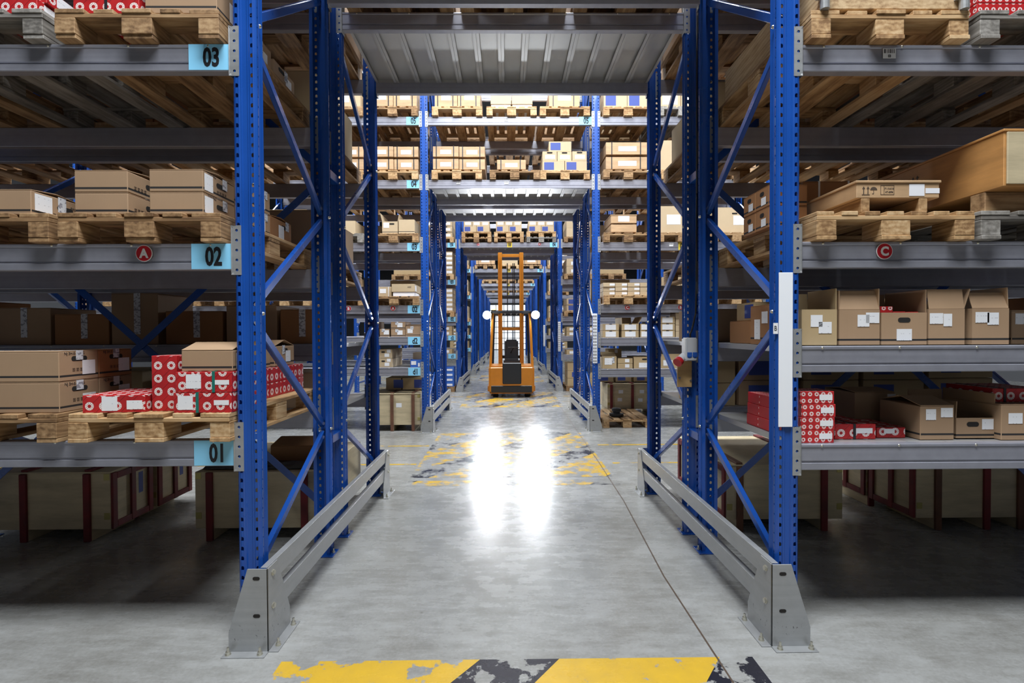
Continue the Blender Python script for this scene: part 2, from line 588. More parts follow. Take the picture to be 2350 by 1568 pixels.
TEXT = {}
def text_mesh(s, size, mat_name, sx=0.74, bold=0.02):
    """lettering as a thin raised mesh facing -Y, centred on the origin"""
    key = (s, size, mat_name, sx, bold)
    if key in TEXT:
        return TEXT[key]
    cu = bpy.data.curves.new('lettering', 'FONT')
    cu.body = s
    cu.size = size
    cu.align_x, cu.align_y = 'CENTER', 'CENTER'
    cu.offset = bold * size
    cu.extrude = 0.0004
    cu.resolution_u = 3
    o = bpy.data.objects.new('lettering', cu)
    COL.objects.link(o)
    bpy.context.view_layer.update()
    me = bpy.data.meshes.new_from_object(o.evaluated_get(bpy.context.evaluated_depsgraph_get()))
    bpy.data.objects.remove(o); bpy.data.curves.remove(cu)
    for v in me.vertices:
        x, y, z = v.co
        v.co = (x * sx, -z, y)
    xs = [v.co.x for v in me.vertices]; zs = [v.co.z for v in me.vertices]
    cx, cz = (min(xs) + max(xs)) / 2, (min(zs) + max(zs)) / 2
    for v in me.vertices:
        v.co.x -= cx; v.co.z -= cz
    me.materials.clear(); me.materials.append(M[mat_name])
    me.name = 'lettering'
    TEXT[key] = me
    return me

# ------------------------------------------------------------------ the setting
XL, XR = -1.260, 1.3825            # inner faces of the uprights beside the passage
UW, UD = 0.116, 0.082              # upright face width and depth
FD = 1.10                          # depth of one rack frame
GAP = 0.259                        # between the two back-to-back rows
BAY = XR - XL + UW                 # 2.7585
FX = [XL - UW / 2 - BAY, XL - UW / 2, XR + UW / 2, XR + UW / 2 + BAY]      # frame centres
LEVEL = {'d1': 0.995, '01': 1.037, 'd2': 1.50, '02': 2.035, '03': 3.035, '04': 4.035, '05': 5.040, '06': 6.04}
BLOCK_NAME = ['nearest rack', 'second rack', 'third rack', 'fourth rack', 'fifth rack', 'sixth rack', 'seventh rack']
ROW_NAME = {'A': 'front row', 'B': 'rear row'}

fl = MB()
fl.face([0, 1, 2, 3], 0)
fl.v = [(-16, -6, 0), (16, -6, 0), (16, 50, 0), (-16, 50, 0)]
struct(fl.build('floor', 'concrete'))
ce = MB().box(-16, 16, -6, 50, 10.6, 10.75)
struct(ce.build('ceiling', 'wall'))
struct(MB().box(-16, 16, -6.2, -6, 0, 10.7).build('wall_front', 'wall'))
struct(MB().box(-16.2, -16, -6, 50, 0, 10.7).build('wall_left', 'wall'))
struct(MB().box(16, 16.2, -6, 50, 0, 10.7).build('wall_right', 'wall'))
bw = MB()
DX0, DX1, DZ = -1.9, 2.1, 4.4
bw.box(-16, DX0, 50, 50.3, 0, 10.7).box(DX1, 16, 50, 50.3, 0, 10.7).box(DX0, DX1, 50, 50.3, DZ, 10.7)
struct(bw.build('wall_back', 'wall'))
# glazed sectional door at the end of the passage
dr = struct(inst('door_1', None, None, (0.1, 50.1, 0)))
g = MB()
for r in range(8):
    z0 = 0.06 + r * 0.54
    for c in range(5):
        x0 = -1.94 + c * 0.78
        g.box(x0 + 0.03, x0 + 0.75, -0.01, 0.01, z0 + 0.03, z0 + 0.51)
g.build('pane', 'daylight', dr)
g = MB()
for r in range(9):
    g.box(-2.0, 2.0, -0.03, 0.03, 0.02 + r * 0.54, 0.09 + r * 0.54)
for c in range(6):
    g.box(-1.98 + c * 0.78, -1.92 + c * 0.78, -0.028, 0.028, 0.02, 4.36)
g.build('frame', 'galv_deck', dr)

# floor paint and joint
def paint(name, x0, x1, y0, y1, m, skew0=0.0, skew1=0.0, label=None):
    p = MB()
    p.v = [(x0 - skew0, y0, 0.0012), (x1 - skew1, y0, 0.0012), (x1, y1, 0.0012), (x0, y1, 0.0012)]
    p.face([0, 1, 2, 3])
    return struct(p.build(name, m))

paint('floor_marking', -1.09, 1.18, -0.40, 2.465, 'hazard')
paint('floor_marking', -1.06, 1.17, 5.32, 5.50, 'hazard_worn')
paint('floor_marking', -1.07, 1.15, 5.62, 8.15, 'hazard_worn')
paint('floor_marking', -1.02, 1.20, 11.0, 13.82, 'hazard_worn')
paint('floor_marking', -0.98, 1.22, 16.7, 19.45, 'hazard_worn')
paint('floor_marking', -0.98, 1.22, 22.3, 25.1, 'hazard_worn')
for k in range(4):
    y = 5.668 * k
    for x0, x1 in ((-9.0, -1.10), (1.27, 9.0)):
        paint('floor_line', x0, x1, 6.185 + y, 6.235 + y, 'line')
        paint('floor_line', x0, x1, 7.20 + y, 7.26 + y, 'line')
jt = MB()
jp = [(1.02, -4.0), (1.005, 3.3), (1.085, 4.8), (1.11, 6.3), (1.15, 14.0), (1.18, 49.0)]
for (xa, ya), (xb, yb) in zip(jp, jp[1:]):
    b = len(jt.v)
    jt.v += [(xa - 0.0045, ya, 0.0016), (xa + 0.0045, ya, 0.0016), (xb + 0.0045, yb, 0.0016), (xb - 0.0045, yb, 0.0016)]
    jt.face([b, b + 1, b + 2, b + 3])
struct(jt.build('floor_joint', 'print'))

# the lamps that hang over the aisles
for k, ay in enumerate(AISLE_Y):
    for lx in LAMP_X(k):
        side = 'over the passage' if lx == 0.4 else ('left of the passage' if lx < 0 else 'right of the passage')
        t = thing('ceiling_lamp', f'long white ceiling lamp {side}, above aisle before the {BLOCK_NAME[k] if k < 7 else "end wall"}', 'lamp', (lx, ay, LAMP_Z[k] + 0.05))
        MB().box(-1.35, 1.35, -0.20, 0.20, 0.03, 0.10).build('lamp_housing', 'white', t)
        m = MB()
        for s in (-1, 1):
            m.cyl((s * 1.1, 0, 0.10), (s * 1.1, 0, 10.55 - LAMP_Z[k]), 0.006, 6)
        m.build('hanger', 'zinc', t)

# ------------------------------------------------------------------ rack frames
UH = 6.75
def hole_cell(mb, a, x0, x1, z0, z1, hw, hh, shape):
    """one perforated cell: rectangle with a hole; a(x, z) maps to 3D"""
    cx, cz = (x0 + x1) / 2, (z0 + z1) / 2
    if shape == 'bell':
        hp = [(-hw * .85, -hh), (0, -hh), (hw * .85, -hh), (hw, 0.2 * hh), (hw * .6, hh * .86), (0, hh), (-hw * .6, hh * .86), (-hw, 0.2 * hh)]
    else:
        hp = [(-hw * .7, -hh * .7), (0, -hh), (hw * .7, -hh * .7), (hw, 0), (hw * .7, hh * .7), (0, hh), (-hw * .7, hh * .7), (-hw, 0)]
    op = [(x0, z0), (cx, z0), (x1, z0), (x1, cz), (x1, z1), (cx, z1), (x0, z1), (x0, cz)]
    b = len(mb.v)
    mb.v += [a(x, z) for x, z in op] + [a(cx + x, cz + z) for x, z in hp]
    for i in range(8):
        j = (i + 1) % 8
        mb.face([b + i, b + j, b + 8 + j, b + 8 + i])

def upright_mesh(front=1):
    """open perforated section; face at y=0, body running to y=UD (front=1)"""
    mb = MB()
    h = UW / 2
    c = 0.008
    xs = [-h + c, -h + 0.042, -h + 0.046, h - 0.046, h - 0.042, h - c]
    n = int(UH / 0.05)
    Y = lambda y: y * front
    def strip(p, q, z0=0.0, z1=UH):
        b = len(mb.v)
        mb.v += [(p[0], Y(p[1]), z0), (q[0], Y(q[1]), z0), (q[0], Y(q[1]), z1), (p[0], Y(p[1]), z1)]
        mb.face([b, b + 1, b + 2, b + 3])
    for k in range(n):
        z0, z1 = k * 0.05, k * 0.05 + 0.05
        hole_cell(mb, lambda x, z: (x, 0.0, z), xs[0], xs[1] - 0.012, z0, z1, 0.0085, 0.0105, 'bell')
        hole_cell(mb, lambda x, z: (x, 0.0, z), xs[4] + 0.012, xs[5], z0, z1, 0.0085, 0.0105, 'bell')
        for s in (-1, 1):
            hole_cell(mb, lambda x, z, s=s: (s * h, Y(x), z), c, 0.034, z0, z1, 0.0045, 0.006, 'o')
    strip((xs[1] - 0.012, 0), (xs[1], 0)); strip((xs[1], 0), (xs[2], 0.005)); strip((xs[2], 0.005), (xs[3], 0.005))
    strip((xs[3], 0.005), (xs[4], 0)); strip((xs[4], 0), (xs[4] + 0.012, 0))
    for s in (-1, 1):
        strip((s * (h - c), 0), (s * h, c))
        strip((s * h, 0.034), (s * (h - 0.012), 0.046)); strip((s * (h - 0.012), 0.046), (s * (h - 0.012), 0.064))
        strip((s * (h - 0.012), 0.064), (s * (h - 0.003), UD)); strip((s * (h - 0.003), UD), (s * (h - 0.026), UD))
    return mb.mesh('upright', 'blue', weld=True, solid=0.0025)

UP_F, UP_R = upright_mesh(1), upright_mesh(-1)
ZIG = [(0, 0.30), (1, 0.90), (0, 1.68), (1, 2.40), (0, 3.15), (1, 3.95), (0, 4.72), (1, 5.50), (0, 6.30)]
def brace_mb(mb, a, b_):
    mb.bar(a, b_, 0.046, 0.030, up=(1, 0, 0))
    return mb

def frame_parts(rear_first, single=False):
    """pieces of one frame, face at y=0, back face at y=FD; rear_first mirrors the zigzag (rear row)"""
    y = {0: 0.045, 1: FD - 0.045}
    if rear_first:
        y = {0: FD - 0.045, 1: 0.045}
    braces = []
    for i, ((e0, z0), (e1, z1)) in enumerate(zip(ZIG, ZIG[1:])):
        up_ = 0.026 if z1 > z0 else 0
        braces.append(((0, y[e0], z0 + 0.03), (0, y[e1], z1 - 0.03)))
    braces.append(((0, 0.045, 0.24), (0, FD - 0.045, 0.24)))
    plates = [(-0.02, 0.115), (FD - 0.115, FD + 0.02)]
    nodes = [(y[e], z) for e, z in ZIG]
    return braces, plates, nodes

FRAME_PROTO = {}
def rack_frame(x, y, row, label, detail):
    key = (row, detail)
    if key in FRAME_PROTO:
        t = dup(FRAME_PROTO[key])
        t.location = (x, y, 0)
        t['label'] = label
        return t
    braces, plates, nodes = frame_parts(row == 'B')
    t = thing('rack_upright', label, 'rack', (x, y, 0), 'blue rack frames')
    inst('upright', UP_F, t, (0, 0, 0.004))
    inst('upright', UP_R, t, (0, FD, 0.004))
    if detail:
        for p, q in braces:
            brace_mb(MB(), p, q).build('brace', 'blue', t, bevel=0.004)
        for (a, b_), s in zip(plates, (1, -1)):
            pl = MB().box(-0.085, 0.085, a, b_, 0, 0.008).build('base_plate', 'blue', t, bevel=0.002)
            for sx in (-0.068, 0.068):
                bo = MB().cyl((sx, (a + b_) / 2, 0.008), (sx, (a + b_) / 2, 0.020), 0.013, 6).cyl((sx, (a + b_) / 2, 0.02), (sx, (a + b_) / 2, 0.04), 0.006, 8)
                bo.build('anchor_bolt', 'zinc', pl)
        bb = MB()
        for yy, zz in nodes:
            for s in (-1, 1):
                bb.lathe([(0, 0.013), (0.008, 0.010), (0.011, 0.0)], 8, 0, (0, 0, 0))
                k = 24
                for i in range(len(bb.v) - k, len(bb.v)):
                    vx, vy, vz = bb.v[i]
                    bb.v[i] = (s * (UW / 2 - 0.002 + vz), yy + vx, zz + vy)
        bb.build('brace_bolts', 'zinc', t, smooth=True)
    else:
        m = MB()
        for p, q in braces:
            brace_mb(m, p, q)
        for a, b_ in plates:
            m.box(-0.085, 0.085, a, b_, 0, 0.008)
        m.build('bracing', 'blue', t)
    FRAME_PROTO[key] = t
    return t

FRAME_SIDE = {0: 'outer frame left of the passage', 1: 'frame at left edge of passage', 2: 'frame at right edge of passage', 3: 'outer frame right of the passage'}
for k, by in enumerate(BLOCK_Y):
    for row, y in (('A', by), ('B', by + FD + GAP)):
        for i in ((0, 1, 2, 3) if k < 4 else (1, 2)):
            rack_frame(FX[i], y, row, f'blue perforated {FRAME_SIDE[i]}, {ROW_NAME[row]} of {BLOCK_NAME[k]}', k < 3)
    # spacers that tie the two rows together
    for i in ((1, 2) if k < 2 else ()):
        for z in ((0.80, 2.75) if k == 0 else (2.75,)):
            m = MB().box(-0.032, 0.032, 0.0, GAP, -0.03, 0.03)
            o = m.build('row_spacer', 'blue', None, (FX[i], by + FD, z), bevel=0.003)
            hz = {0.80: 'low', 2.75: 'middle', 4.7: 'high'}[z]
            tag(o, f'{hz} blue spacer tying rows of {BLOCK_NAME[k]}, {FRAME_SIDE[i]}', 'spacer', 'row spacers')

# ------------------------------------------------------------------ beams
BEAM_L = XR - XL
def beam_profile():
    # (y, z): face at y=0 looking to -y, z from the top edge downwards
    return [(0.004, 0.0), (0.0, -0.004), (0.0, -0.014), (0.004, -0.018), (0.004, -0.086), (0.010, -0.090), (0.010, -0.096), (0.001, -0.100),
            (0.001, -0.130), (0.004, -0.134), (0.050, -0.134), (0.052, -0.130), (0.052, -0.004), (0.048, 0.0)]

def beam_mesh():
    mb = MB()
    mb.extrude(beam_profile(), lambda p, t: (t, p[0], p[1]), -BEAM_L / 2 + 0.004, BEAM_L / 2 - 0.004)
    return mb.mesh('beam_rail', 'galv', bevel=0.0)
BEAM = beam_mesh()

def connector_mesh(s):
    """perforated end plate lying on the upright's face, with the leg the beam is welded to; s=-1 left end"""
    mb = MB()
    x0, x1 = (-0.012, 0.034)
    zs0, n = -0.160, 5
    def a(x, z):
        return (s * x, -0.004, z)
    for k in range(n):
        hole_cell(mb, a, x0, x1, zs0 + k * 0.05, zs0 + k * 0.05 + 0.05, 0.0075, 0.0075, 'o')
    b = len(mb.v)
    mb.v += [(s * x0, -0.004, zs0), (s * x0, -0.004, zs0 + 0.25), (s * x0, 0.050, zs0 + 0.25), (s * x0, 0.050, zs0)]
    mb.face([b, b + 1, b + 2, b + 3])
    return mb.mesh('beam_connector', 'galv_guard', weld=True, solid=0.0035)
CON = {-1: connector_mesh(-1), 1: connector_mesh(1)}
RIV = MB()
for s in (-1,):
    for i in range(7):
        x = -1.2 + i * 0.4
        b0 = len(RIV.v)
        RIV.lathe([(0, 0.004), (0.005, 0.003), (0.007, 0)], 8)
        for j in range(b0, len(RIV.v)):
            vx, vy, vz = RIV.v[j]
            RIV.v[j] = (x + vx, -vz, -0.009 + vy)
RIV_M = RIV.mesh('rivets', 'zinc', smooth=True)

SIGN = MB().box(-0.100, 0.100, -0.0015, 0.0, -0.064, 0.064).mesh('level_sign', 'sign_blue')
SIGN_Y = MB().box(-0.065, 0.065, -0.0015, 0.0, -0.064, 0.064).mesh('number_sign', 'sign_yellow')
BADGE = MB().cyl((0, 0, 0), (0, -0.003, 0), 0.042, 28, 0).cyl((0, -0.003, 0), (0, -0.0042, 0), 0.0385, 28, 1).mesh('letter_badge', ['white', 'badge_red'])
BARC = MB().box(-0.033, 0.033, -0.001, 0, -0.025, 0.025).mesh('barcode_sticker', 'white')
BARL = MB().box(-0.028, 0.028, -0.0016, -0.001, 0.0, 0.021).mesh('barcode', make_barcode('barcode_print', 220))

def add_sign(t, text, x):
    s = inst('level_sign', SIGN, t, (x, -0.0015, -0.066))
    inst('number', text_mesh(text, 0.128, 'ink', 0.66, 0.032), s, (0.012, -0.0020, 0.0))
    s['label'] = f'light blue sign reading {text}'
def add_sign_y(t, text, x):
    s = inst('number_sign', SIGN_Y, t, (x, -0.0015, -0.066))
    inst('number', text_mesh(text, 0.120, 'ink', 0.66, 0.028), s, (0, -0.0020, 0.0))
    s['label'] = f'yellow sign reading {text}'
def add_badge(t, text, x, dz=-0.050):
    s = inst('letter_badge', BADGE, t, (x, -0.001, dz))
    inst('letter', text_mesh(text, 0.062, 'white', 0.95, 0.045), s, (0, -0.0045, 0.0))
    s['label'] = f'round red badge with white letter {text}'
def add_barcode(t, text, x):
    s = inst('barcode_sticker', BARC, t, (x, -0.001, -0.045))
    inst('barcode', BARL, s, (0, 0, 0.001))
    if text:
        inst('number', text_mesh(text, 0.019, 'ink', 0.8, 0.03), s, (0, -0.0015, -0.013))

BAY_NAME = {-1: 'left bay', 0: 'passage bay', 1: 'right bay', -2: 'far left bay', 2: 'far right bay'}
def bay_x(b):
    return (XL + XR) / 2 + b * BAY

def shelf_beam(b, y, z, back, label, detail=True):
    """back=True: the beam on a row's rear uprights, turned round"""
    t = thing('shelf_beam', label, 'beam', (bay_x(b), y, z), 'galvanised shelf beams', math.pi if back else 0.0)
    inst('beam_rail', BEAM, t)
    if detail:
        for s in (-1, 1):
            inst('beam_connector', CON[s], t, (s * BEAM_L / 2, 0, 0))
        inst('rivets', RIV_M, t)
    return t

# where each level's beams stand: (block, bays, levels)
BEAMS = {}
def beam_run(k, b, lev, rows='AB', detail=True):
    by = BLOCK_Y[k]
    for row in rows:
        y0 = by if row == 'A' else by + FD + GAP
        z = LEVEL[lev]
        if k > 0 and lev == 'd1' and b < 0:
            z = 1.035
        if k > 0 and lev == 'd2' and b < 0:
            z = 1.53
        for back in (False, True):
            y = y0 + (FD - 0.001 if back else 0.001)
            ed = 'back beam' if back else 'front beam'
            if row == 'B':
                d2 = detail and k < 2
            else:
                d2 = detail
            nm = {'d1': 'd1 shelf', 'd2': 'd2 shelf', '01': 'first level'}.get(lev, f'level {lev}')
            o = shelf_beam(b, y, z, back, f'grey steel {ed}, {nm}, {BAY_NAME[b]} of {BLOCK_NAME[k]}, {ROW_NAME[row]}', d2)
            BEAMS[(k, b, lev, row, back)] = o

for lev in ('01', '02', '03', '04'):
    beam_run(0, -1, lev, 'A')
for lev in ('d1', 'd2', '02', '03', '04'):
    beam_run(0, 1, lev, 'AB')
for lev in ('d1', 'd2', '02', '03', '04'):
    beam_run(0, -1, lev, 'B')
for b in (-2, 2):
    for lev in ('d2', '02', '03'):
        beam_run(0, b, lev, 'B', False)
for lev in ('04', '05'):
    beam_run(0, 0, lev, 'AB')
for b in (-1, 1):
    for lev in ('d1', 'd2', '02', '03', '04', '05', '06'):
        beam_run(1, b, lev, 'AB')
for lev in ('04', '05', '06'):
    beam_run(1, 0, lev, 'AB')
for b in (-1, 1):
    for lev in ('d1', 'd2', '02', '03', '04'):
        beam_run(2, b, lev, 'AB')
for lev in ('04', '05'):
    beam_run(2, 0, lev, 'AB')
for k in (3, 4, 5, 6):
    for lev in ('04',):
        beam_run(k, 0, lev, 'AB', k == 3)
    if k == 3:
        for b in (-1, 1):
            for lev in ('d1', 'd2', '02', '03', '04'):
                beam_run(k, b, lev, 'A', True)

def relabel(key, extra):
    o = BEAMS[key]
    o['label'] = extra

# signs on the near rack
e = BEAM_L / 2
t = BEAMS[(0, -1, '01', 'A', False)]; add_sign(t, '01', e - 0.118); t['label'] = 'grey shelf beam with blue 01 sign, front of nearest rack, lowest level'
t = BEAMS[(0, -1, '02', 'A', False)]; add_sign(t, '02', e - 0.118); add_badge(t, 'A', e - 0.455); t['label'] = 'grey shelf beam with blue 02 sign and red A badge, nearest rack'
t = BEAMS[(0, -1, '03', 'A', False)]; add_sign(t, '03', e - 0.118); t['label'] = 'grey shelf beam with blue 03 sign, front of nearest rack, above head height'
t = BEAMS[(0, 1, '02', 'A', False)]; add_badge(t, 'C', -e + 0.435); t['label'] = 'grey shelf beam with red C badge, front of nearest rack'
t = BEAMS[(0, 1, '03', 'A', False)]; add_barcode(t, '03', -e + 0.455); t['label'] = 'grey shelf beam with small 03 barcode sticker, front of nearest rack'
# second rack
for lev in ('d1', 'd2', '02', '03', '04', '05'):
    t = BEAMS[(1, -1, lev, 'A', False)]
    add_sign(t, lev, e - 0.115)
    t['label'] = f'grey shelf beam with blue {lev} sign, front of second rack, left bay'
t = BEAMS[(1, -1, '02', 'A', False)]; add_badge(t, 'A', e - 0.45); add_badge(t, 'B', e - 1.16)
t['label'] = 'grey shelf beam with blue 02 sign, red A and B badges, second rack'
t = BEAMS[(1, 0, '05', 'A', False)]; add_sign(t, '05', e - 0.115); add_barcode(t, '', -0.06); t['label'] = 'grey shelf beam with blue 05 sign above the passage, second rack'
t = BEAMS[(1, 0, '04', 'A', False)]; add_barcode(t, '', -0.06); add_barcode(t, '', -0.83); t['label'] = 'grey shelf beam with two barcode stickers above the passage, second rack'
t = BEAMS[(1, 1, '02', 'A', False)]; add_badge(t, 'C', -e + 0.44); add_badge(t, 'B', -e + 1.30); t['label'] = 'grey shelf beam with red C and B badges, front of second rack'
t = BEAMS[(1, 1, '03', 'A', False)]; add_sign_y(t, '08', -e + 1.33); add_barcode(t, '', -e + 1.15); t['label'] = 'grey shelf beam with yellow sign, front of second rack, right bay level 03'
t = BEAMS[(1, 1, '02', 'B', False)]; add_badge(t, 'B', -e + 0.5)
# third rack
for lev in ('d1', 'd2', '02', '03', '04'):
    t = BEAMS[(2, -1, lev, 'A', False)]
    add_sign(t, lev, e - 0.115)
    t['label'] = f'grey shelf beam with blue {lev} sign, front of third rack, left bay'
t = BEAMS[(2, 0, '04', 'A', False)]; add_sign(t, '04', e - 0.115); add_sign_y(t, '08', 0.02); add_badge(t, 'C', -0.83); add_badge(t, 'A', 0.83)
t['label'] = 'grey shelf beam with yellow 08 and blue 04 signs above passage, third rack'
for k in (3, 4, 5):
    t = BEAMS[(k, 0, '04', 'A', False)]
    add_sign(t, '04', e - 0.115); add_sign_y(t, '08', 0.02)
    t['label'] = f'grey shelf beam with yellow 08 and blue 04 signs above passage, {BLOCK_NAME[k]}'
for lev in ('d1', 'd2', '02', '03', '04'):
    t = BEAMS[(3, -1, lev, 'A', False)]
    add_sign(t, lev, e - 0.115)
    t['label'] = f'grey shelf beam with blue {lev} sign, front of fourth rack, left bay'

# ------------------------------------------------------------------ steel decks: separate panels laid between two beams
DPW = 0.2025
def deck_mesh():
    mb = MB()
    w, d = DPW - 0.004, FD - 0.108
    mb.box(-w / 2, w / 2, 0, d, -0.0015, 0)
    for s in (-1, 1):
        mb.box(s * w / 2 - 0.0012, s * w / 2 + 0.0012, 0, d, -0.032, 0)
        mb.box(s * (w / 2 - 0.012) - 0.012, s * (w / 2 - 0.012) + 0.012, 0, d, -0.0335, -0.032)
    mb.box(-w / 2, w / 2, 0, 0.0015, -0.030, 0); mb.box(-w / 2, w / 2, d - 0.0015, d, -0.030, 0)
    return mb.mesh('deck_panel', 'galv_deck')
DECK = deck_mesh()
def deck(k, b, lev, rows):
    for row in rows:
        y0 = BLOCK_Y[k] + (0 if row == 'A' else FD + GAP)
        z = BEAMS[(k, b, lev, row, False)].location.z
        n = 13
        nm = {'d1': 'd1 shelf', 'd2': 'd2 shelf'}.get(lev, f'level {lev}')
        lab = f'bare steel deck panel of {nm}, {BAY_NAME[b]} of {BLOCK_NAME[k]}, {ROW_NAME[row]}'
        for i in range(n):
            o = inst('deck_panel', DECK, None, (bay_x(b) + (i - (n - 1) / 2) * DPW, y0 + 0.054, z - 0.002))
            tag(o, lab, 'shelf panel', f'deck panels, {nm}, {BAY_NAME[b]}, {BLOCK_NAME[k]}, {ROW_NAME[row]}')
deck(0, 0, '04', 'AB')
deck(0, 1, 'd1', 'AB'); deck(0, 1, 'd2', 'AB')
deck(0, -1, 'd1', 'B'); deck(0, -1, 'd2', 'B')
deck(1, 0, '04', 'AB')
for b in (-1, 1):
    deck(1, b, 'd1', 'A'); deck(1, b, 'd2', 'A')
for k in (2, 3):
    deck(k, 0, '04', 'AB')

# cross bracing in the gap behind the near rack's left bay
def cross_brace(x0, x1, z0, z1, y, label):
    t = thing('cross_brace', label, 'brace', (0, 0, 0))
    MB().bar((x0, y, z0), (x1, y, z1), 0.05, 0.006, up=(0, 1, 0)).build('brace_strap', 'blue', t)
    MB().bar((x0, y + 0.008, z1), (x1, y + 0.008, z0), 0.05, 0.006, up=(0, 1, 0)).build('brace_strap', 'blue', t)
for b, nm in ((-1, 'left'), (1, 'right')):
    for j, (za, zb) in enumerate(((0.3, 2.7), (2.8, 5.2))):
        cross_brace(bay_x(b) - BEAM_L / 2, bay_x(b) + BEAM_L / 2, za, zb, BLOCK_Y[0] + FD + 0.10,
                    f'{"lower" if j == 0 else "upper"} dark blue cross brace behind the {nm} bay, between rows')

# ------------------------------------------------------------------ guard rails along the passage
def guard_rail(k, side, label):
    """side=-1 left of the passage; corner of the angle posts at x0, running to +y"""
    y0 = BLOCK_Y[k] - 0.092
    x0 = -1.187 if side < 0 else 1.312
    L = 2.459 + 0.18
    t = thing('guard_rail', label, 'guard rail', (x0, y0, 0), 'steel guard rails along the passage')
    S = side                                     # outward direction in x
    def post(py, fy):
        """angle bracket: face plate across the rack, side plate along the passage; fy=+1 looks to -y"""
        m = MB()
        th = 0.006
        def plate(pts, thick):
            b = len(m.v)
            for p in pts:
                m.v.append(p)
            for p in pts:
                m.v.append(tuple(Vector(p) + Vector(thick)))
            n = len(pts)
            m.face([b + i for i in range(n)]); m.face([b + n + i for i in reversed(range(n))])
            for i in range(n):
                j = (i + 1) % n
                m.face([b + i, b + j, b + n + j, b + n + i])
        zt = 0.415
        prof = [(0, 0.0), (0.196, 0.0), (0.196, 0.10), (0.100, zt), (0, zt)]
        # face plate with two slots: built round the slots
        def slot(cx, cz):
            r, hl = 0.009, 0.009
            return [(cx + hl * sg + r * math.cos(a), cz + r * math.sin(a)) for sg, rng in ((1, (-90, -45, 0, 45, 90)), (-1, (90, 135, 180, 225, 270))) for a in [math.radians(q) for q in rng]]
        bm_in = [(prof, [slot(0.056, 0.368), slot(0.056, 0.182)])]
        plate([(S * u, py, z) for u, z in prof], (0, fy * th, 0))
        plate([(0, py + fy * v, z) for v, z in ((0, 0.0), (0.255, 0.0), (0.255, 0.10), (0.11, zt), (0, zt))], (S * th, 0, 0))
        m.box(min(0.0, S * 0.21), max(0.0, S * 0.21), min(py - fy * 0.048, py), max(py - fy * 0.048, py), 0.0, 0.006)
        m.box(min(0.0, -S * 0.048), max(0.0, -S * 0.048), min(py, py + fy * 0.27), max(py, py + fy * 0.27), 0.0, 0.006)
        o = m.build('guard_post', 'galv_guard', t, bevel=0.0012)
        for cz in (0.368, 0.182):
            s = MB()
            pts = slot(0.056, cz)
            b = len(s.v)
            s.v = [(S * u, py - fy * 0.0012, z) for u, z in pts]
            s.face(list(range(len(pts))))
            s.build('slot', 'hole', o)
        for bx, by_ in ((S * 0.03, py - fy * 0.026), (S * 0.185, py - fy * 0.026), (-S * 0.026, py + fy * 0.05), (-S * 0.026, py + fy * 0.235)):
            MB().cyl((bx, by_, 0.006), (bx, by_, 0.010), 0.014, 12).cyl((bx, by_, 0.010), (bx, by_, 0.023), 0.0115, 6).cyl((bx, by_, 0.023), (bx, by_, 0.042), 0.006, 10).build('anchor_bolt', 'zinc', o)
        for cz in (0.372, 0.205):
            MB().cyl((0, py + fy * 0.058, cz), (-S * 0.010, py + fy * 0.058, cz), 0.0125, 6).cyl((0, py + fy * 0.058, cz), (-S * 0.003, py + fy * 0.058, cz), 0.016, 14).build('rail_bolt', 'zinc', o)
    post(0.0, 1)
    post(L, -1)
    for z0, z1 in ((0.318, 0.418), (0.150, 0.250)):
        # C-section rail lying against the side plates
        d = 0.040
        prof = [(0.007, z1), (0.007, z0), (d, z0), (d, z0 + 0.003), (0.010, z0 + 0.003), (0.010, z1 - 0.003), (d, z1 - 0.003), (d, z1)]
        MB().extrude([(S * u, z) for u, z in prof], lambda p, q: (p[0], q, p[1]), 0.012, L - 0.012).build('guard_beam', 'galv_guard', t, bevel=0.001)
for k in range(6):
    for s, nm in ((-1, 'left'), (1, 'right')):
        guard_rail(k, s, f'low galvanised guard rail on {nm} side of passage, {BLOCK_NAME[k]}')

# ------------------------------------------------------------------ pallets
def pallet_pieces(nb=5):
    """boards of an 800 x 1200 block pallet, front edge at y=0: name -> list of boxes"""
    top = []
    if nb == 5:
        ws = [0.145, 0.100, 0.145, 0.100, 0.145]
    else:
        ws = [0.090, 0.080, 0.080, 0.085, 0.080, 0.080, 0.090]
    gap = (0.8 - sum(ws)) / (len(ws) - 1)
    x = -0.4
    for w in ws:
        top.append((x, x + w, 0, 1.2, 0.122, 0.144)); x += w + gap
    mid = [(-0.4, 0.4, y, y + 0.145, 0.100, 0.122) for y in (0, 0.5275, 1.055)]
    blk = [(x, x + w, y, y + 0.145, 0.022, 0.100) for y in (0, 0.5275, 1.055) for x, w in ((-0.4, 0.1), (-0.0725, 0.145), (0.3, 0.1))]
    bot = [(x, x + w, 0, 1.2, 0.0, 0.022) for x, w in ((-0.4, 0.1), (-0.0725, 0.145), (0.3, 0.1))]
    return top, mid, blk, bot

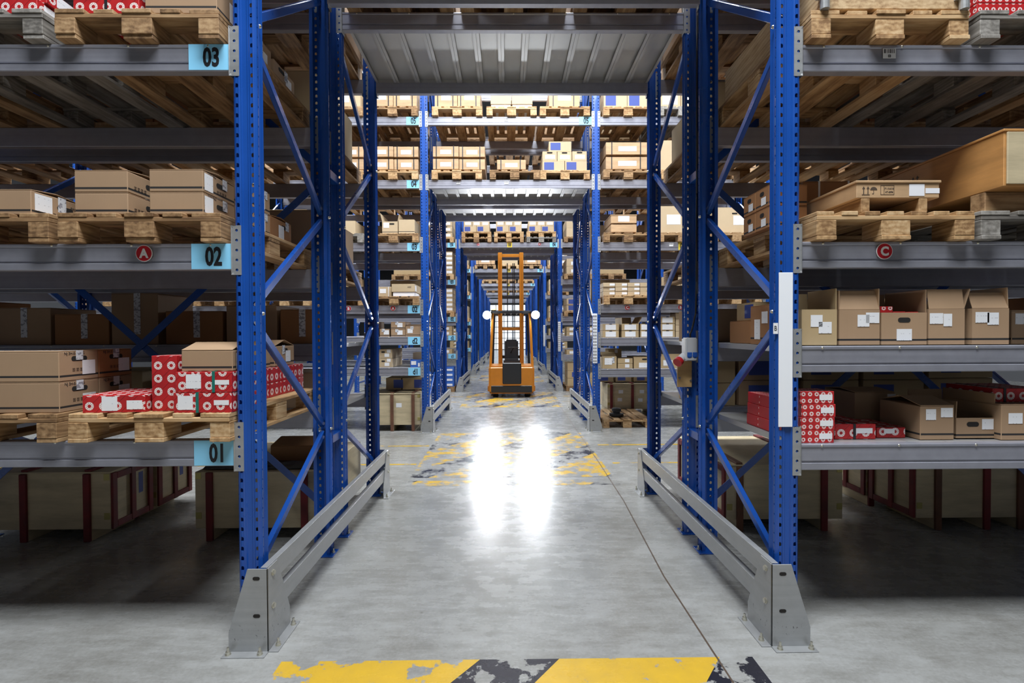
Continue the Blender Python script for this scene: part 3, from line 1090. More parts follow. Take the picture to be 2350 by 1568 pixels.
PAL = {}
RNG = random.Random(7)
def pallet(x, y, z, tone, label, group='wooden pallets', parts=True, nb=5, rz=0.0, wscale=1.0, inv=False):
    key = (tone, parts, nb, wscale)
    if key in PAL:
        t = dup(PAL[key])
        t.location = (x, y, z); t.rotation_euler = (0, 0, rz)
        t['label'] = label
        t['group'] = group
        return t
    top, mid, blk, bot = pallet_pieces(nb)
    r = random.Random(len(PAL) + 3)
    if parts:
        t = thing('pallet', label, 'pallet', (x, y, z), group, rz)
        for nm, lst, mt in (('deck_board', top, '_y'), ('stringer_board', mid, '_x'), ('block', blk, '_b'), ('bottom_board', bot, '_y')):
            for (a, b, c, d, e_, f_) in lst:
                j = lambda s: r.uniform(-s, s)
                jy = j(0.006) if nm != 'stringer_board' else 0
                m = MB().box((a + j(0.002)) * wscale, (b + j(0.002)) * wscale, c + jy, d + jy, e_ + 0.0004, f_ - 0.0004)
                m.build(nm, 'wood_' + tone + mt, t, bevel=0.0025)
    else:
        m = MB()
        for lst, mi in ((top, 0), (mid, 1), (blk, 2), (bot, 0)):
            for b in lst:
                m.box(b[0] * wscale, b[1] * wscale, *b[2:], mi)
        me = m.mesh('pallet', ['wood_' + tone + s for s in ('_y', '_x', '_b')])
        t = tag(inst('pallet', me, None, (x, y, z), rz), label, 'pallet', group)
    PAL[key] = t
    return t

# ------------------------------------------------------------------ cartons and their parts
CACHE = {}
def cached(key, fn):
    if key not in CACHE:
        CACHE[key] = fn()
    return CACHE[key]
def q3(v):
    return round(v, 3)

def plate_mesh(w, h, mat_name, t=0.0008):
    return cached(('plate', q3(w), q3(h), mat_name, t), lambda: MB().box(-w / 2, w / 2, -t, 0, -h / 2, h / 2).mesh('plate', mat_name))

def stadium_mesh(w, h, mat_name):
    def mk():
        m = MB(); r = h / 2; pts = []
        for sg, a0 in ((1, -90), (-1, 90)):
            for i in range(7):
                a = math.radians(a0 + 30 * i)
                pts.append((sg * (w / 2 - r) + r * math.cos(a), r * math.sin(a)))
        m.extrude(pts, lambda p, t: (p[0], t, p[1]), -0.0006, 0.0)
        return m.mesh('handle_slot', mat_name)
    return cached(('stad', q3(w), q3(h), mat_name), mk)

def on_face(o, face, w, d, u, z, lift=0.0):
    """stand a flat part (made facing -Y) on a box face; u is measured from the face centre, to the viewer's right"""
    if face == 'F':
        o.location = (u, -0.0004 - lift, z)
    elif face == 'R':
        o.location = (w / 2 + 0.0004 + lift, d / 2 + u, z); o.rotation_euler = (0, 0, math.pi / 2)
    elif face == 'L':
        o.location = (-w / 2 - 0.0004 - lift, d / 2 - u, z); o.rotation_euler = (0, 0, -math.pi / 2)
    return o

def body_mesh(w, d, h, tone, stripe):
    def mk():
        m = MB()
        zs = [(0, h, 0)] if not stripe else [(0, h * 0.135, 0), (h * 0.135, h * 0.135 + 0.0105, 1), (h * 0.135 + 0.0105, h, 0)]
        x, b = w / 2, len(m.v)
        for i, (z0, z1, mi) in enumerate(zs):
            b = len(m.v)
            m.v += [(-x, 0, z0), (x, 0, z0), (x, d, z0), (-x, d, z0), (-x, 0, z1), (x, 0, z1), (x, d, z1), (-x, d, z1)]
            for a in ((0, 1, 5, 4), (1, 2, 6, 5), (2, 3, 7, 6), (3, 0, 4, 7)):
                m.face([b + k for k in a], mi, [(0, z0), (w, z0), (w, z1), (0, z1)])
            if i == 0:
                m.face([b + 3, b + 2, b + 1, b], 0)
            if i == len(zs) - 1:
                m.face([b + 4, b + 5, b + 6, b + 7], 0)
        return m.mesh('carton_body', [tone, 'stripe'], bevel=0.003, weld=True)
    return cached(('body', q3(w), q3(d), q3(h), tone, stripe), mk)

def carton(label, x0, x1, z0, z1, y0, d, tone='kraft', stripe=True, lid=0.0, slot=None, labels=(), tape=None, writing=(), marks=None, blue=(), straps=None,
           group=None, rz=0.0, cat='carton', slit=False):
    """closed carton; lid>0 lifts the two top flaps, slot/tape/labels/writing are parts set on faces F, L or R"""
    w, h = x1 - x0, z1 - z0
    t = thing('carton', label, cat, ((x0 + x1) / 2, y0, z0 + 0.0005), group, rz)
    inst('carton_body', body_mesh(w, d, h - 0.006, tone, stripe), t)
    dd = d / 2 - 0.0012
    fm = cached(('flap', q3(w), q3(d), tone), lambda: MB().box(-w / 2 + 0.001, w / 2 - 0.001, 0, dd, 0, 0.004).mesh('flap', tone, bevel=0.001))
    a = inst('flap', fm, t, (0, 0.0006, h - 0.0055)); a.rotation_euler = (lid, 0, 0)
    b = inst('flap', fm, t, (0, d - 0.0006, h - 0.0055)); b.rotation_euler = (0, 0, math.pi)
    if lid:
        b.rotation_euler = (lid, 0, math.pi)
    if slot:
        f, u, zz, sw = slot
        on_face(inst('handle_slot', stadium_mesh(sw, 0.026, 'hole'), t), f, w, d, u, zz)
    for (f, u, zz, lw, lh) in labels:
        on_face(inst('shipping_label', plate_mesh(lw, lh, 'paper'), t), f, w, d, u, zz, 0.0006)
    if tape:
        f, u, hang, tw = tape
        on_face(inst('tape', plate_mesh(tw, hang, 'tape'), t), f, w, d, u, h - hang / 2, 0.001)
        m = cached(('toptape', q3(tw), q3(w), q3(d), f), lambda: (MB().box(-w / 2, w / 2, -tw / 2, tw / 2, 0, 0.0008) if f in 'LR' else MB().box(-tw / 2, tw / 2, 0, d, 0, 0.0008)).mesh('tape', 'tape'))
        if not lid:
            inst('tape', m, t, (0, d / 2, h - 0.001) if f in 'LR' else (u, 0, h - 0.001))
    for (f, u, zz, s, txt) in writing:
        on_face(inst('writing', text_mesh(txt, s, 'ink', 0.9, 0.0), t), f, w, d, u, zz)
    if marks:
        f, u, zz = marks
        def mk():
            m = MB()
            for i in range(4):
                x = (i - 1.5) * 0.024
                for (p, q_, r_, s_) in ((-.008, .008, -.008, -.006), (-.008, .008, .006, .008), (-.008, -.006, -.006, .006), (.006, .008, -.006, .006), (-.003, .003, -.004, .004)):
                    m.box(x + p, x + q_, -0.0005, 0, r_, s_)
            return m.mesh('handling_marks', 'print')
        on_face(inst('handling_marks', cached('marks', mk), t), f, w, d, u, zz)
    for (f, u, zz, bw_, bh_) in blue:
        on_face(inst('blue_panel', plate_mesh(bw_, bh_, 'blueprint'), t), f, w, d, u, zz)
    if straps:
        mt, us = straps
        for u in us:
            m = MB().box(-0.006, 0.006, -0.0015, 0, 0, h).box(-0.006, 0.006, -0.0015, d + 0.0015, h, h + 0.0015).box(-0.006, 0.006, d, d + 0.0015, 0, h)
            m.build('strap', mt, t, (u, -0.0004, 0))
    return t

def open_carton(label, x0, x1, z0, z1, y0, d, tone='kraft', stripe=True, flaps=None, slot=None, labels=(), tape=None, group=None, rz=0.0):
    """open-topped carton: flaps = dict of side -> (length, angle up from the wall's outside)"""
    w, h = x1 - x0, z1 - z0
    t = thing('open_carton', label, 'carton', ((x0 + x1) / 2, y0, z0 + 0.0005), group, rz)
    m = MB(); T = 0.005
    s0, s1 = h * 0.135, h * 0.135 + 0.0105
    for (za, zb, mi) in (((0, s0, 0), (s0, s1, 1), (s1, h, 0)) if stripe else ((0, h, 0),)):
        m.box(-w / 2, w / 2, 0, T, za, zb, mi); m.box(-w / 2, w / 2, d - T, d, za, zb, mi)
        m.box(-w / 2, -w / 2 + T, T, d - T, za, zb, mi); m.box(w / 2 - T, w / 2, T, d - T, za, zb, mi)
    m.box(-w / 2, w / 2, 0, d, 0, 0.004, 0)
    m.build('carton_body', [tone, 'stripe'], t)
    for side, (ln, ang) in (flaps or {}).items():
        if side in 'FB':
            fm = MB().box(-w / 2 + 0.002, w / 2 - 0.002, -T / 2, T / 2, 0, ln).mesh('flap', tone, bevel=0.001)
            o = inst('flap', fm, t, (0, 0.002 if side == 'F' else d - 0.002, h))
            o.rotation_euler = ((-1 if side == 'B' else 1) * ang, 0, 0)
        else:
            fm = MB().box(-T / 2, T / 2, 0.003, d - 0.003, 0, ln).mesh('flap', tone, bevel=0.001)
            o = inst('flap', fm, t, (-w / 2 + 0.002 if side == 'L' else w / 2 - 0.002, 0, h))
            o.rotation_euler = (0, (1 if side == 'R' else -1) * ang, 0)
    if slot:
        f, u, zz, sw = slot
        on_face(inst('handle_slot', stadium_mesh(sw, 0.026, 'hole'), t), f, w, d, u, zz)
    for (f, u, zz, lw, lh) in labels:
        on_face(inst('shipping_label', plate_mesh(lw, lh, 'paper'), t), f, w, d, u, zz, 0.0006)
    if tape:
        f, u, hang, tw = tape
        on_face(inst('tape', plate_mesh(tw, hang, 'tape'), t), f, w, d, u, h - hang / 2, 0.001)
    return t

def red_box(label, x0, x1, z0, z1, y0, d, big=False, labels=(), strap=None, group='red bearing boxes', plain_sides=False, rz=0.0):
    w, h = x1 - x0, z1 - z0
    mt = 'red_large' if big else 'red_small'
    def mk():
        m = MB().box(-w / 2, w / 2, 0, d, 0, h)
        if plain_sides:
            m.m[1] = m.m[3] = 1
        return m.mesh('bearing_box', [mt, 'red_plain'], bevel=0.002)
    me = cached(('red', q3(w), q3(h), q3(d), mt, plain_sides), mk)
    o = inst('bearing_box', me, None, ((x0 + x1) / 2, y0, z0 + 0.0005), rz)
    tag(o, label, 'red box', group)
    for (f, u, zz, lw, lh) in labels:
        on_face(inst('shipping_label', plate_mesh(lw, lh, 'paper'), o), f, w, d, u, zz)
    if strap:
        mt2, u = strap
        MB().box(-0.007, 0.007, -0.002, 0, 0, h).box(-0.007, 0.007, -0.002, d, h, h + 0.002).build('strap', mt2, o, (u, -0.0004, 0))
    return o

def crate(label, x0, x1, z0, z1, y0, d, battens=(), foot=0.09, side_battens=(), ply='ply', bat='batten_red', labels=(), lid=True, brackets=True, straps=(), group='wooden crates', deep=True, bats=None, frame=True):
    """plywood crate on runners; battens = x offsets of uprights on the front, running to the floor"""
    w, h = x1 - x0, z1 - z0
    t = thing('wooden_crate', label, 'crate', ((x0 + x1) / 2, y0, z0), group)
    MB().box(-w / 2, w / 2, 0, d, foot, h).build('crate_body', ply, t, bevel=0.003)
    if lid:
        MB().box(-w / 2 - 0.006, w / 2 + 0.006, -0.006, d + 0.006, h, h + 0.012).build('lid', ply, t, bevel=0.002)
    for i, u in enumerate(battens):
        bm_ = bats[i] if bats else bat
        MB().box(u - 0.025, u + 0.025, -0.022, 0, 0.0, h - 0.002).build('batten', bm_, t, bevel=0.003)
        MB().box(u - 0.022, u + 0.022, 0.001, d - 0.002, 0.0, foot).build('runner', ply, t, bevel=0.003)
        if lid:
            MB().box(u - 0.025, u + 0.025, 0, d, h + 0.012, h + 0.028).build('lid_batten', bm_, t, bevel=0.002)
    for s in side_battens:
        sx = -1 if s == 'L' else 1
        for yy in (0.03, d / 2, d - 0.03):
            MB().box(min(sx * w / 2, sx * (w / 2 + 0.018)), max(sx * w / 2, sx * (w / 2 + 0.018)), yy - 0.025, yy + 0.025, foot, h - 0.002).build('batten', bat, t, bevel=0.003)
        for zz in (foot + 0.025, h - 0.03):
            MB().box(min(sx * w / 2, sx * (w / 2 + 0.016)), max(sx * w / 2, sx * (w / 2 + 0.016)), 0.056, d - 0.056, zz - 0.024, zz + 0.024).build('batten', bat, t, bevel=0.003)
    if brackets:
        for s in (-1, 1):
            for zz in (h - 0.03, foot + 0.10):
                MB().box(s * (w / 2 - 0.025) - 0.022, s * (w / 2 - 0.025) + 0.022, -0.003, 0, zz - 0.025, zz + 0.025).build('corner_bracket', 'brass', t, bevel=0.001)
    for (f, u, zz, lw, lh) in labels:
        on_face(inst('shipping_label', plate_mesh(lw, lh, 'paper_blank'), t), f, w, d, u, zz, 0.0004)
    for u in straps:
        MB().box(u - 0.008, u + 0.008, -0.002, 0, foot, h + 0.002).box(u - 0.008, u + 0.008, -0.002, d, h + 0.0125, h + 0.0145).build('strap', 'strap_dark', t)
    return t

# generic loads for pallets and shelves one sees only in glimpses
def load(x, y, z, w, d, h, kind, where, r, cols=2, layers=2, group=None, rows=1, parts=True):
    """cols x layers x rows of like boxes in a block w x d x h; x is the block's centre"""
    lay = {1: [''], 2: ['lower', 'upper'], 3: ['lowest', 'middle', 'topmost'], 4: ['lowest', 'second', 'third', 'topmost'], 5: ['lowest', 'second', 'third', 'fourth', 'topmost']}[layers]
    colw = {1: [''], 2: ['left', 'right'], 3: ['left', 'centre', 'right'], 4: ['far-left', 'inner-left', 'inner-right', 'far-right']}[cols]
    roww = {1: [''], 2: ['front', 'rear']}[rows]
    bw_, bh_, bd_ = w / cols, h / layers, d / rows
    for i in range(cols):
        for j in range(layers):
            for k in range(rows):
                x0 = x - w / 2 + i * bw_ + 0.004
                jit = r.uniform(-0.012, 0.012)
                pos = ' '.join(s for s in (roww[k], lay[j], colw[i]) if s)
                nm = {'kraft': 'brown carton', 'tan': 'tan carton', 'pale': 'pale carton', 'rust': 'rust brown carton', 'blue': 'white and blue carton',
                      'crate': 'strapped wooden crate', 'red': 'red ring-print box', 'white': 'carton with white label', 'low': 'low brown carton'}[kind]
                lb = f'{pos} {nm}, {where}'.strip()
                a = (lb, x0, x0 + bw_ - 0.008, z + j * bh_, z + (j + 1) * bh_ - 0.001, y + k * bd_ + 0.012 + jit, bd_ - 0.03)
                if kind == 'red':
                    red_box(*a, group=group or where)
                elif kind == 'crate':
                    crate(*a, battens=(), foot=0.035, ply='crate_wood', brackets=False, straps=(-bw_ * 0.36, bw_ * 0.30), lid=False, group=group or where,
                          labels=(('F', 0.0, bh_ * 0.55, bw_ * 0.42, bh_ * 0.34),))
                elif kind == 'blue':
                    carton(*a, tone='pale', stripe=False, blue=(('F', -bw_ * 0.20, bh_ * 0.5, bw_ * 0.44, bh_ * 0.72),), group=group or where)
                elif kind == 'white':
                    carton(*a, tone='pale', stripe=False, labels=(('F', 0.02 * bw_, bh_ * 0.40, bw_ * 0.66, bh_ * 0.42),), slot=('F', 0, bh_ * 0.84, min(0.09, bw_ * .4)), group=group or where)
                elif kind == 'low':
                    carton(*a, tone='pale', stripe=False, labels=(('F', bw_ * 0.26, bh_ * 0.52, bw_ * 0.42, bh_ * 0.5),), group=group or where)
                else:
                    carton(*a, tone=kind, stripe=(kind == 'kraft'), labels=(('F', bw_ * r.uniform(-0.2, 0.22), bh_ * 0.5, bw_ * 0.30, bh_ * 0.36),) if parts else (),
                           slot=('F', 0, bh_ * 0.76, 0.09) if parts and bw_ > 0.2 and bh_ > 0.12 else None, group=group or where)

# ------------------------------------------------------------------ what stands on the nearest rack
R = random.Random(21)
FB = BLOCK_Y[0]
PF = FB - 0.05                       # pallet front edge: 5 cm over the beam
Z3, Z2, Z1 = LEVEL['03'], LEVEL['02'], LEVEL['01']
PT = 0.144                           # pallet height

# left bay, front row
for lev, z, xr, tones in (('03', Z3, (-1.417, -2.278), ('brown', 'grey')), ('02', Z2, (-1.420, -2.268), ('brown', 'brown')),
                          ('01', Z1, (-1.387, -2.245), ('fresh', 'brown'))):
    for i, (x1, tone) in enumerate(zip(xr, tones)):
        pos = ('beside the perforated upright', 'second from the upright')[i]
        pallet(x1 - 0.4, PF, z, tone, f'{tone if tone != "fresh" else "light"} pallet on the {lev} beam of nearest rack, left bay, {pos}')
    pallet(xr[1] - 1.25, PF, z, 'brown', f'brown pallet on the {lev} beam of nearest rack, left bay, third from the upright')

# level 03
P = Z3 + PT
red_box('red ring-print box on pallet above 03 beam beside a brown carton', -2.157, -1.831, P, P + 0.20, 2.62, 0.34, True, strap=('strap_dark', 0.0))
carton('brown carton with black line, on pallet above 03 beam, beside upright', -1.801, -1.444, P, P + 0.21, 2.62, 0.34, labels=(('R', 0.0, 0.08, 0.10, 0.10),))
red_box('lower red box with white label on grey pallet, top left corner', -2.860, -2.336, P, P + 0.075, 2.62, 0.30, True, labels=(('R', -0.03, 0.038, 0.16, 0.055),), strap=('strap_white', 0.06))
red_box('upper red box with white label on grey pallet, top left corner', -2.860, -2.323, P + 0.077, P + 0.155, 2.66, 0.30, True, labels=(('R', 0.0, 0.045, 0.18, 0.06),))
for i, yy in enumerate((3.02, 3.38)):
    carton(('brown carton with label at rear of 03 pallet, seen through near left frame', 'brown carton behind another, rear of 03 pallet, near left frame')[i],
           -1.86, -1.50, P, P + 0.20 - 0.02 * i, yy, 0.32, labels=(('R', 0.06, 0.09, 0.09, 0.11),), slot=('R', -0.05, 0.15, 0.09), tape=('R', 0.02, 0.07, 0.05))

# level 02
P = Z2 + PT
for j, (pl, pr, pt, z0) in enumerate(((171, 295, 444, P), (170, 292, 393, P + 0.112))):
    carton(('lower of two stacked brown cartons left of another stack, above 02 beam', 'upper of two stacked brown cartons left of another stack, above 02 beam')[j],
           (-2.166), (-1.901), z0, z0 + 0.111, 2.62, 0.30, lid=0.10 if j else 0.0, slot=('R', 0.03, 0.062, 0.10), marks=('R', -0.06, 0.033), tape=('R', 0.05, 0.055, 0.045))
for j in range(2):
    z0 = P + 0.114 * j
    carton(('lower of two brown cartons marked 5220, above blue 02 sign', 'upper of two brown cartons marked 5220, above blue 02 sign')[j],
           (-1.793), (-1.525), z0, z0 + 0.113, 2.62, 0.30, lid=0.12 if j else 0.0, slot=('R', 0.02, 0.066, 0.10), labels=(('R', -0.10, 0.055, 0.075, 0.085),), tape=('R', 0.05, 0.055, 0.045),
           marks=('R', 0.02, 0.030), writing=(('R', -0.07, 0.102, 0.020, '5220 PAG'),))
carton('brown carton with white label on second pallet above 02 beam, edge of view', (-2.774), (-2.383), P, P + 0.128, 2.62, 0.30, lid=0.10, slot=('R', 0.05, 0.07, 0.10),
       labels=(('R', -0.08, 0.07, 0.10, 0.085),), tape=('R', 0.03, 0.08, 0.05), marks=('R', 0.02, 0.028), writing=(('R', 0.10, 0.085, 0.022, '-PAG'),))
for j in range(2):
    carton(('lower handwritten carton behind the 5220 stack, above 02 beam', 'upper handwritten carton behind the 5220 stack, above 02 beam')[j], -1.80, -1.475, P + 0.135 * j, P + 0.135 * j + 0.134, 2.945, 0.30,
           labels=(('R', 0.04, 0.06, 0.08, 0.08),), writing=(('R', -0.06, 0.10, 0.022, '5001 PAG'),), tape=('R', 0.09, 0.05, 0.045))
carton('brown carton with flap tape at rear of 02 pallet, near left frame', -1.82, -1.50, P, P + 0.155, 3.30, 0.32, tone='rust', lid=0.1, labels=(('R', 0.0, 0.07, 0.08, 0.09),), slot=('R', 0.05, 0.11, 0.09), tape=('R', 0.09, 0.06, 0.05))

# level 01
P = Z1 + PT
for j in range(2):
    for i, (ya, tone) in enumerate(((2.62, 'kraft'), (2.875, 'rust'))):
        nm = (('lower', 'upper')[j], ('front', 'rear')[i])
        carton(f'{nm[0]} {nm[1]} big brown carton marked NJ 3H-E on second pallet, 01 beam', (-2.686), (-2.259), P + 0.157 * j, P + 0.157 * j + 0.156, ya, 0.25, tone=tone if j else 'kraft',
               slot=('R', 0.0, 0.113, 0.10), tape=('R', 0.0, 0.05, 0.045), labels=(('R', 0.06, 0.045 if j == 0 and i == 0 else 0.065, 0.085, 0.075),), marks=('R', 0.0, 0.055),
               writing=(('R', -0.03, 0.138, 0.022, 'NJ 3H-E-  ANG'),))
red_box('flat crumpled red box with two labels, between cartons and tall box, 01 beam', (-2.138), (-1.837), P, P + 0.088, 2.62, 0.36, True, (('F', -0.02, 0.045, 0.075, 0.072), ('F', 0.10, 0.038, 0.075, 0.045)), rz=0.06)
red_box('tall upright red box left of the long red boxes, 01 beam', (-1.823), (-1.695), P, P + 0.285, 2.66, 0.30, True)
red_box('lower long red box with green strap, above blue 01 sign', (-1.675), -1.386, P, P + 0.100, 2.60, 0.30, True, (('F', -0.085, 0.05, 0.075, 0.070), ('F', 0.095, 0.05, 0.075, 0.025)), ('strap_green', -0.025))
red_box('upper long red box with green strap, under a brown carton, 01 beam', (-1.663), -1.384, P + 0.102, P + 0.205, 2.60, 0.30, True, (('F', -0.05, 0.055, 0.075, 0.072), ('F', 0.09, 0.05, 0.075, 0.024)), ('strap_green', 0.05))
carton('brown carton with raised lid on top of the long red boxes, 01 beam', (-1.645), -1.388, P + 0.207, P + 0.317, 2.62, 0.26, lid=0.30, labels=(('R', -0.05, 0.05, 0.09, 0.08),))
r_i = 0
for j in range(2):
    for i, yy in enumerate((3.02, 3.20, 3.38, 3.56)):
        red_box(f'{("lower", "upper")[j]} small red ring-print box, {("first", "second", "third", "fourth")[i]} behind front boxes, seen through near left frame', -1.80, -1.47, P + 0.092 * j, P + 0.092 * j + 0.090, yy, 0.17, True)
carton('brown carton with white label on rear red boxes, seen through near left frame', -1.80, -1.50, P + 0.186, P + 0.30, 3.02, 0.26, labels=(('R', -0.02, 0.06, 0.09, 0.08),))
carton('brown carton with raised lid and tape on rear red boxes, near left frame', -1.80, -1.49, P + 0.186, P + 0.32, 3.32, 0.30, lid=0.25, labels=(('R', 0.05, 0.06, 0.075, 0.075),), tape=('R', -0.02, 0.06, 0.04), slot=('R', 0.0, 0.10, 0.09))

# left bay, rear row: pallets high up, cartons on the steel shelves
YB = FB + FD + GAP
for lev, z in (('02', Z2), ('03', Z3)):
    for i, tone in enumerate(('brown', 'fresh', 'brown')):
        x = bay_x(-1) + (1 - i) * 0.86
        pos = ('right', 'middle', 'left')[i]
        pallet(x, YB - 0.05, z, tone, f'{tone if tone != "fresh" else "light"} pallet at level {lev}, {pos} of left bay, rear row of nearest rack')
        load(x, YB, z + PT, 0.74, 1.0, 0.34 + 0.1 * R.random(), ('kraft', 'tan', 'rust')[(i + (lev == '03')) % 3], f'{pos} pallet, level {lev}, rear row, nearest rack left', R, 2 if lev == '03' else 1, 1, group=f'cartons rear {lev} {pos}', parts=False)
zz = LEVEL['d2']
for i, (xa, xb, h) in enumerate(((-4.0, -3.55, .29), (-3.52, -3.10, .24), (-3.08, -2.72, .40), (-2.66, -2.22, .26), (-2.19, -1.80, .30), (-1.77, -1.47, .27))):
    carton(f'dark brown carton with tape strip on rear d2 shelf, {("leftmost", "second", "third", "fourth", "fifth", "sixth")[i]} from left', xa, xb, zz, zz + h, YB + 0.06, 0.45, 'rust' if i % 2 else 'kraft', stripe=False,
           tape=('F', 0.02, h * 0.8, 0.05), group='cartons on the rear d2 shelf left of the passage')
zz = LEVEL['d1']
for i, (xa, xb, h) in enumerate(((-3.9, -3.4, .22), (-3.3, -2.85, .30), (-2.75, -2.35, .24), (-2.3, -1.95, .33), (-1.9, -1.48, .28))):
    carton(f'tan carton on rear d1 shelf behind the near left bay, {("leftmost", "second", "third", "fourth", "fifth")[i]} from left', xa, xb, zz, zz + h, YB + 0.06, 0.5, 'tan' if i % 2 else 'kraft', stripe=False,
           group='cartons on the rear d1 shelf left of the passage')

# second bays of the rear row, seen past the outer frames
for b, sd in ((-2, 'left'), (2, 'right')):
    for lev, z in (('02', Z2), ('03', Z3)):
        x = bay_x(b) + (0.9 if b < 0 else -0.9)
        pallet(x, YB - 0.05, z, 'brown', f'pallet at level {lev} past the outer frame, far {sd}, rear row of nearest rack')
        load(x, YB, z + PT, 0.76, 1.0, 0.5, 'kraft', f'pallet at level {lev} past outer frame, far {sd}, nearest rack', R, 1, 1, parts=False)
    x = bay_x(b) + (1.05 if b < 0 else -1.05)
    carton(f'brown carton on rear d2 shelf past the outer frame, far {sd}', x - 0.25, x + 0.25, LEVEL['d2'], LEVEL['d2'] + 0.35, YB + 0.06, 0.5, 'rust', stripe=False)

# crates on the floor under the rear row
c1 = crate('pale plywood crate with two red battens on floor, front left', -3.99, -3.035, 0, 0.520, 3.95, 0.46, battens=(-0.17, 0.31), side_battens='R', foot=0.09)
c2 = crate('pale plywood crate with red side battens behind the front left crate', -3.99, -3.035, 0, 0.520, 4.47, 0.48, battens=(-0.3, 0.3), side_battens='R', foot=0.09)
for c_, dd_ in ((c1, 0.46), (c2, 0.48)):
    on_face(inst('blue_tape', plate_mesh(0.05, 0.17, 'blueprint'), c_), 'R', 0.955, dd_, 0.10, 0.36)
crate('pale plywood crate under 01 sign, near left upright, with one red batten', -2.39, -1.44, 0, 0.525, 3.95, 1.10, battens=(-0.36, 0.36), foot=0.09, lid=False)
carton('dark open-topped carton lying on the pale crate near left upright', -1.95, -1.50, 0.526, 0.66, 4.25, 0.4, 'rust', stripe=False, lid=0.2)
m = MB()
for i in range(13):
    for j in range(5):
        m.v.append((-2.36 + i * 0.075, 4.0 + j * 0.06, 0.529 + 0.03 * R.random() * (1 if 0 < j < 4 else 0.3)))
for i in range(12):
    for j in range(4):
        a = i * 5 + j
        m.face([a, a + 5, a + 6, a + 1])
tag(m.build('plastic_sheet', 'strap_dark', solid=0.002), 'dark crumpled plastic sheet lying on the pale crate near left upright', 'plastic sheet')
crate('pale plywood crate with lid, on floor behind near right upright', 1.73, 2.655, 0, 0.515, 4.05, 1.12, battens=(-0.36, 0.31), foot=0.09, side_battens='L', bats=('batten_brown', 'batten_red'))
crate('pale plywood crate with red battens on floor at far right front', 3.245, 4.115, 0, 0.530, 4.05, 0.52, battens=(-0.27, 0.12, 0.39), foot=0.09, side_battens='L', bats=('batten_brown', 'batten_red', 'batten_brown'))
crate('pale plywood crate with red battens behind the far right front crate', 3.245, 4.115, 0, 0.530, 4.62, 0.55, battens=(-0.40, 0.40), foot=0.09, side_battens='L')

# right bay, front row
P3 = Z3 + PT
for z, lev, x0s, tones, nb in ((Z3, '03', (1.522, 2.374), ('fresh', 'grey'), 5), (LEVEL['02'], 'C', (1.557, 2.388), ('fresh', 'grey'), 7)):
    for i, (x0, tone) in enumerate(zip(x0s, tones)):
        nm = 'light' if tone == 'fresh' else 'weathered grey'
        pallet(x0 + 0.4, PF, z, tone, f'{nm} pallet on the {"barcode 03" if lev == "03" else "red C badge"} beam, {("beside near right upright", "second from the upright")[i]}', nb=nb if i == 0 else 5)
    pallet(x0s[1] + 1.26, PF, z, 'brown', f'brown pallet third from near right upright, {"barcode 03" if lev == "03" else "red C badge"} beam')
# timber crate with clips on level 03
c = crate('long crate of grained timber on pallet above barcode 03 beam', 1.574, 2.286, P3, P3 + 0.26, 2.60, 1.12, foot=0.015, ply='timber', brackets=False, lid=False)
for i, px in enumerate((-0.34, 0.36)):
    k = MB().cyl((px, -0.02, 0.0), (px, -0.02, 0.12), 0.022, 14).box(px - 0.035, px + 0.035, -0.03, 0.0, 0.055, 0.075)
    k.build('metal_clip', 'galv_guard', c, smooth=False)
for j in range(2):
    red_box(f'{("lower", "upper")[j]} red ring-print box on weathered pallet, top right corner', (2.427), (2.427) + 0.52, P3 + 0.085 * j, P3 + 0.085 * j + 0.083, 2.66, 0.34)
# level C
P2 = LEVEL['02'] + PT
c = crate('flat wooden crate with printed marks and label above red C badge', (1.775), (2.198), P2, P2 + 0.148, 2.61, 0.66, foot=0.072, ply='crate_wood', brackets=False, lid=True,
          labels=(('F', 0.095, 0.112, 0.078, 0.060), ('F', 0.175, 0.108, 0.072, 0.026)))
for u in (-0.165, 0.13):
    MB().box(u - 0.022, u + 0.022, 0.0, 0.65, 0.0, 0.071).build('runner', 'wood_fresh_y', c, bevel=0.003)
def arrow_marks():
    m = MB()
    for x in (-0.011, 0.011):
        m.box(x - 0.0022, x + 0.0022, -0.0006, 0, -0.018, 0.010)
        b = len(m.v)
        m.v += [(x - 0.008, -0.0006, 0.008), (x + 0.008, -0.0006, 0.008), (x, -0.0006, 0.021)]
        m.face([b, b + 1, b + 2])
    m.box(-0.020, 0.020, -0.0006, 0, -0.023, -0.020)
    return m.mesh('up_arrows', 'print')
def umbrella_mark():
    m = MB(); pts = [(0.018 * math.cos(math.radians(a)), 0.016 * math.sin(math.radians(a))) for a in range(0, 181, 20)]
    b = len(m.v)
    m.v += [(x, -0.0006, z) for x, z in pts]
    m.face(list(range(b, b + len(pts))))
    m.box(-0.0012, 0.0012, -0.0006, 0, -0.018, 0.0); m.box(-0.007, 0.0, -0.0006, 0, -0.0195, -0.017)
    return m.mesh('umbrella_mark', 'print')
ARW, UMB = arrow_marks(), umbrella_mark()
on_face(inst('up_arrows', ARW, c), 'F', 0.4, 0.9, -0.165, 0.110)
on_face(inst('umbrella_mark', UMB, c), 'F', 0.4, 0.9, -0.125, 0.112)
st = MB()
for (a, b, cc, d) in ((-.035, .035, -.024, -.022), (-.035, .035, .022, .024), (-.035, -.033, -.022, .022), (.033, .035, -.022, .022), (-.018, -.016, -.022, .022)):
    st.box(a, b, -0.0006, 0, cc, d)
st = st.build('stamp', 'print', c); on_face(st, 'F', 0.4, 0.9, -0.055, 0.112)
on_face(inst('stamp_text', text_mesh('IT-10-018', 0.013, 'print', 0.9, 0.02), c), 'F', 0.4, 0.9, -0.046, 0.119)
